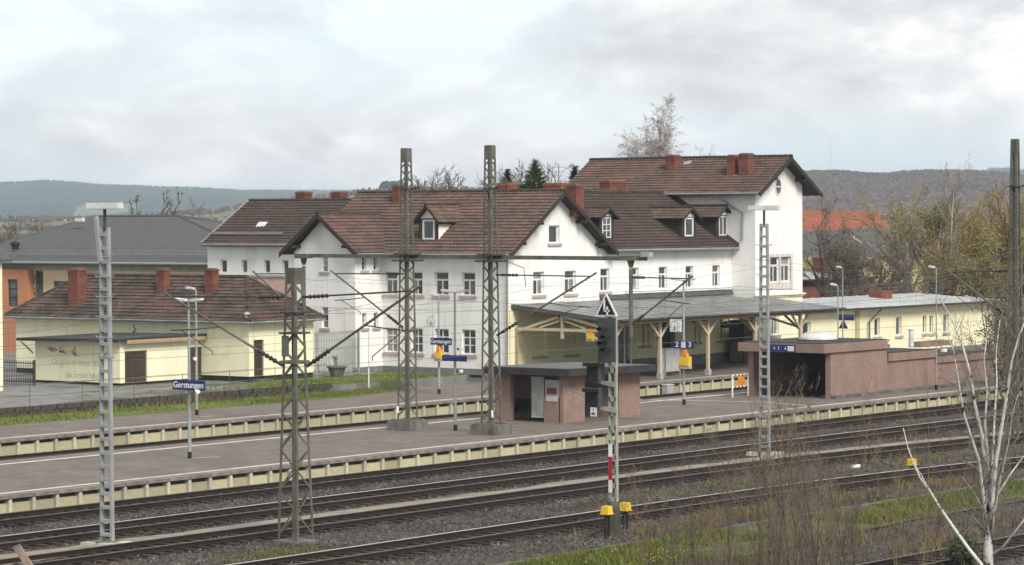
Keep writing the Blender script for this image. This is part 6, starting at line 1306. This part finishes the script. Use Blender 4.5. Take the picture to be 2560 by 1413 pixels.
YBb = thing('yellow_villa', 'yellow two storey house half hidden behind the budding trees at right', 'building', (210, 130, .3))
Yv = 135.0; a, b = PY(2195, 690, Yv), PY(2440, 690, Yv); zt = PY(2250, 642, Yv).z; hw = []
for px_ in (2225, 2270, 2315, 2360, 2405): p = PY(px_, 665, Yv); hw.append((p.x-.5, p.x+.5, p.z-.7, p.z+.7)); p2 = PY(px_, 715, Yv); hw.append((p2.x-.5, p2.x+.5, p2.z-.7, p2.z+.7))
mb = MB(); wall(mb, wallY(Yv), a.x, b.x, .3, zt, hw, .2); mb.face([(a.x, Yv, .3), (a.x, Yv+10, .3), (a.x, Yv+10, zt), (a.x, Yv, zt)]); mb.obj('wall', m_ybuild, YBb)
for h in hw: window(YBb, wallY(Yv), *h, style='T')
MB().extr([(a.x-.4, Yv-.4, zt), (b.x+.4, Yv-.4, zt), (b.x-3, Yv+5, zt+2.6), (a.x+3, Yv+5, zt+2.6)], (0, 0, .1)).obj('roof_slope', m_slate, YBb)
pl_ = thing('grey_mast', 'grey steel pole with crossarm beside the budding trees', 'mast', tuple(PY(2268, 720, 100))); p = PY(2268, 730, 108); q = PY(2266, 605, 108); MB().tube([p, q], .13, 8).obj('pole', m_galv, pl_); MB().bar(q+Vector((-.8, 0, -.2)), q+Vector((.8, 0, -.2)), .08).obj('crossarm', m_steel_d, pl_)
# far wind mast on the hill
wt = thing('wind_turbine', 'tiny pale wind turbine on the far right hill', 'wind turbine', PD(2077, 432, 2150)); a, b = PD(2077, 436, 2150), PD(2076, 346, 2150); MB().tube([a, b], [.38, .25], 8).obj('tower', m_alu, wt)
for ang in (100, 220, 340): d_ = RT*math.cos(math.radians(ang-70))+Vector((0, 0, 1))*math.sin(math.radians(ang-70)); MB().tube([b, b+d_*3, b+d_*7], [.14, .22, .05], 5).obj('blade', m_alu, wt)

# ================================================================== far hills with forest
FWh = Vector((FW.x, FW.y, 0)).normalized(); RTh = Vector((RT.x, RT.y, 0)).normalized()
def hz(y, u): return CAM_H+(533-y)/F_PX*u
def gs(t, c, s): return math.exp(-((t-c)/s)**2)
def interp(x, T):
    if x <= T[0][0]: return T[0][1]
    for (a, A), (b, B) in zip(T[:-1], T[1:]):
        if x <= b: f = (x-a)/(b-a); f = f*f*(3-2*f); return A+(B-A)*f
    return T[-1][1]
FARPROF = [(-700, 452), (-200, 446), (0, 452), (120, 448), (300, 461), (450, 467), (640, 476), (900, 478), (1300, 484), (1800, 470), (2200, 440), (2420, 436), (2500, 424), (2600, 428), (3300, 440)]
MIDPROF = [(-700, 545), (300, 540), (520, 524), (640, 505), (800, 487), (960, 470), (1100, 468), (1300, 474), (1500, 490), (1900, 520), (3300, 540)]
RPROF = [(-700, 560), (1300, 560), (1750, 500), (1950, 442), (2080, 440), (2200, 448), (2300, 440), (2400, 441), (2470, 444), (2600, 456), (2800, 470), (3300, 500)]
def height(u, wv):
    px_ = 1280+wv/u*F_PX
    f = max(0, hz(interp(px_, FARPROF), 4600))*gs(u, 4900, 1000 if u < 4900 else 2600)
    m = max(0, hz(interp(px_, MIDPROF), 1700)+.5)*gs(u, 1800, 520 if u < 1800 else 900)
    r = max(0, hz(interp(px_, RPROF), 2100)+.5)*gs(u, 2200, 560 if u < 2200 else 900)
    return max(f, m, r)-1.2
us = [420*(1.035**k) for k in range(82)]; nw = 90; mb = MB(); v = []
for u in us:
    for k in range(nw+1): wv = (-.34+.68*k/nw)*u; p = FWh*u+RTh*wv; v.append((p.x, p.y, height(u, wv)))
mb.idx(v, [(i*(nw+1)+k, i*(nw+1)+k+1, (i+1)*(nw+1)+k+1, (i+1)*(nw+1)+k) for i in range(len(us)-1) for k in range(nw)]); struct('hills', mb, m_field)
def forest(name, label, n, ufun, pxr, cone, m, seed, hmin, hmax, keep=lambda u, px: True):
    rng = random.Random(seed); mb = MB()
    for _ in range(n):
        u = ufun(rng); px_ = rng.uniform(*pxr)
        if not keep(u, px_): continue
        wv = (px_-1280)/F_PX*u; p = FWh*u+RTh*wv; z = height(u, wv); h = rng.uniform(hmin, hmax); t = rng.random(); b = len(mb.v); f0 = len(mb.f)
        if cone:
            R = h*.24; kk = 5; ph = rng.uniform(0, 6)
            for q in range(kk): mb.v.append((p.x+math.cos(ph+6.283*q/kk)*R, p.y+math.sin(ph+6.283*q/kk)*R, z+h*.1))
            mb.v.append((p.x, p.y, z+h)); mb.f += [(b+q, b+(q+1) % kk, b+kk) for q in range(kk)]
        else:
            R = h*rng.uniform(.32, .5); ph = rng.uniform(0, 6); kk = 6
            for ring, (rr, zz) in enumerate(((.8, .15), (1.0, .5), (.65, .82))):
                for q in range(kk): j = rng.uniform(.75, 1.2); mb.v.append((p.x+math.cos(ph+6.283*q/kk)*R*rr*j, p.y+math.sin(ph+6.283*q/kk)*R*rr*j, z+h*zz*rng.uniform(.88, 1.1)))
            mb.v.append((p.x, p.y, z+h))
            for ring in range(2): mb.f += [(b+ring*kk+q, b+ring*kk+(q+1) % kk, b+(ring+1)*kk+(q+1) % kk, b+(ring+1)*kk+q) for q in range(kk)]
            mb.f += [(b+2*kk+q, b+2*kk+(q+1) % kk, b+3*kk) for q in range(kk)]
        mb.t += [t]*(len(mb.f)-f0)
    o = mb.obj(name, m, kind='stuff'); tag(o, label, 'forest')
fieldy = lambda u, px: u > 4050 or math.sin(px*.011+u*.0021)+math.sin(px*.023-u*.004+1.3) > -.55
forest('spruce_forest', 'far blue green spruce forest on the left hills', 26000, lambda r: r.uniform(3400, 5050), (-150, 1400), True, m_forest, 1, 5, 10, fieldy)
forest('spruce_forest', 'far dark forest on the skyline behind the right hill', 4500, lambda r: r.uniform(3900, 5050), (1700, 2750), True, m_forest, 2, 5, 9)
forest('bare_woodland', 'brown leafless woodland covering the right hill', 20000, lambda r: r.uniform(1250, 2330), (1700, 2700), False, m_forestB, 3, 2.4, 6.4)
forest('hedgerows', 'brown hedgerow trees on the meadow slope behind the roofs', 4000, lambda r: r.choice((900, 1150, 1400, 1650, 1780))+r.gauss(0, 22), (-150, 1500), False, m_forestB, 4, 1.6, 3.6, lambda u, px: math.sin(px*.013+u*.7) > -.3)
forest('copse', 'small dark copse on the meadow skyline left of the left lattice mast', 60, lambda r: r.uniform(1740, 1800), (955, 1005), False, m_forest, 6, 4, 7)
for k, (px_, u, c) in enumerate(((95, 2300, 0), (120, 2350, 1), (165, 2250, 0), (200, 2380, 1), (640, 1500, 0), (700, 1560, 1))):
    p = FWh*u+RTh*((px_-1280)/F_PX*u); z = height(u, (px_-1280)/F_PX*u); t = thing('far_house', ['tiny far white house, leftmost in the valley', 'tiny far house second from left in the valley', 'tiny far white house third from left in the valley', 'tiny far house rightmost of the valley row', 'tiny far white house on the meadow slope', 'tiny far house right of the white one on the slope'][k], 'house', (p.x, p.y, z)); t['group'] = 'tiny far houses'
    MB().box(p.x-3, p.x+3, p.y-2.5, p.y+2.5, z-1, z+3).obj('wall', m_signwhite if c == 0 else m_peach, t); MB().extr([(p.x-3.3, p.y-2.8, z+3), (p.x-3.3, p.y+2.8, z+3), (p.x-3.3, p.y, z+5)], (6.6, 0, 0)).obj('roof', m_slate if c else m_brick, t)

# ================================================================== haze
mh = bpy.data.materials.new('valley haze'); mh.use_nodes = True; nt = mh.node_tree; nt.nodes.clear()
pv = N(nt, 'ShaderNodeVolumePrincipled', i={'Color': (.80, .90, 1.0, 1), 'Density': HAZE, 'Anisotropy': 0.0}); oo = N(nt, 'ShaderNodeOutputMaterial'); nt.links.new(pv.outputs[0], oo.inputs['Volume'])
hb = MB().box(-820, 9100, -4100, 8100, -7.2, 95).obj('haze', mh, kind='stuff'); tag(hb, 'thin pale blue haze lying over the whole valley', 'haze')
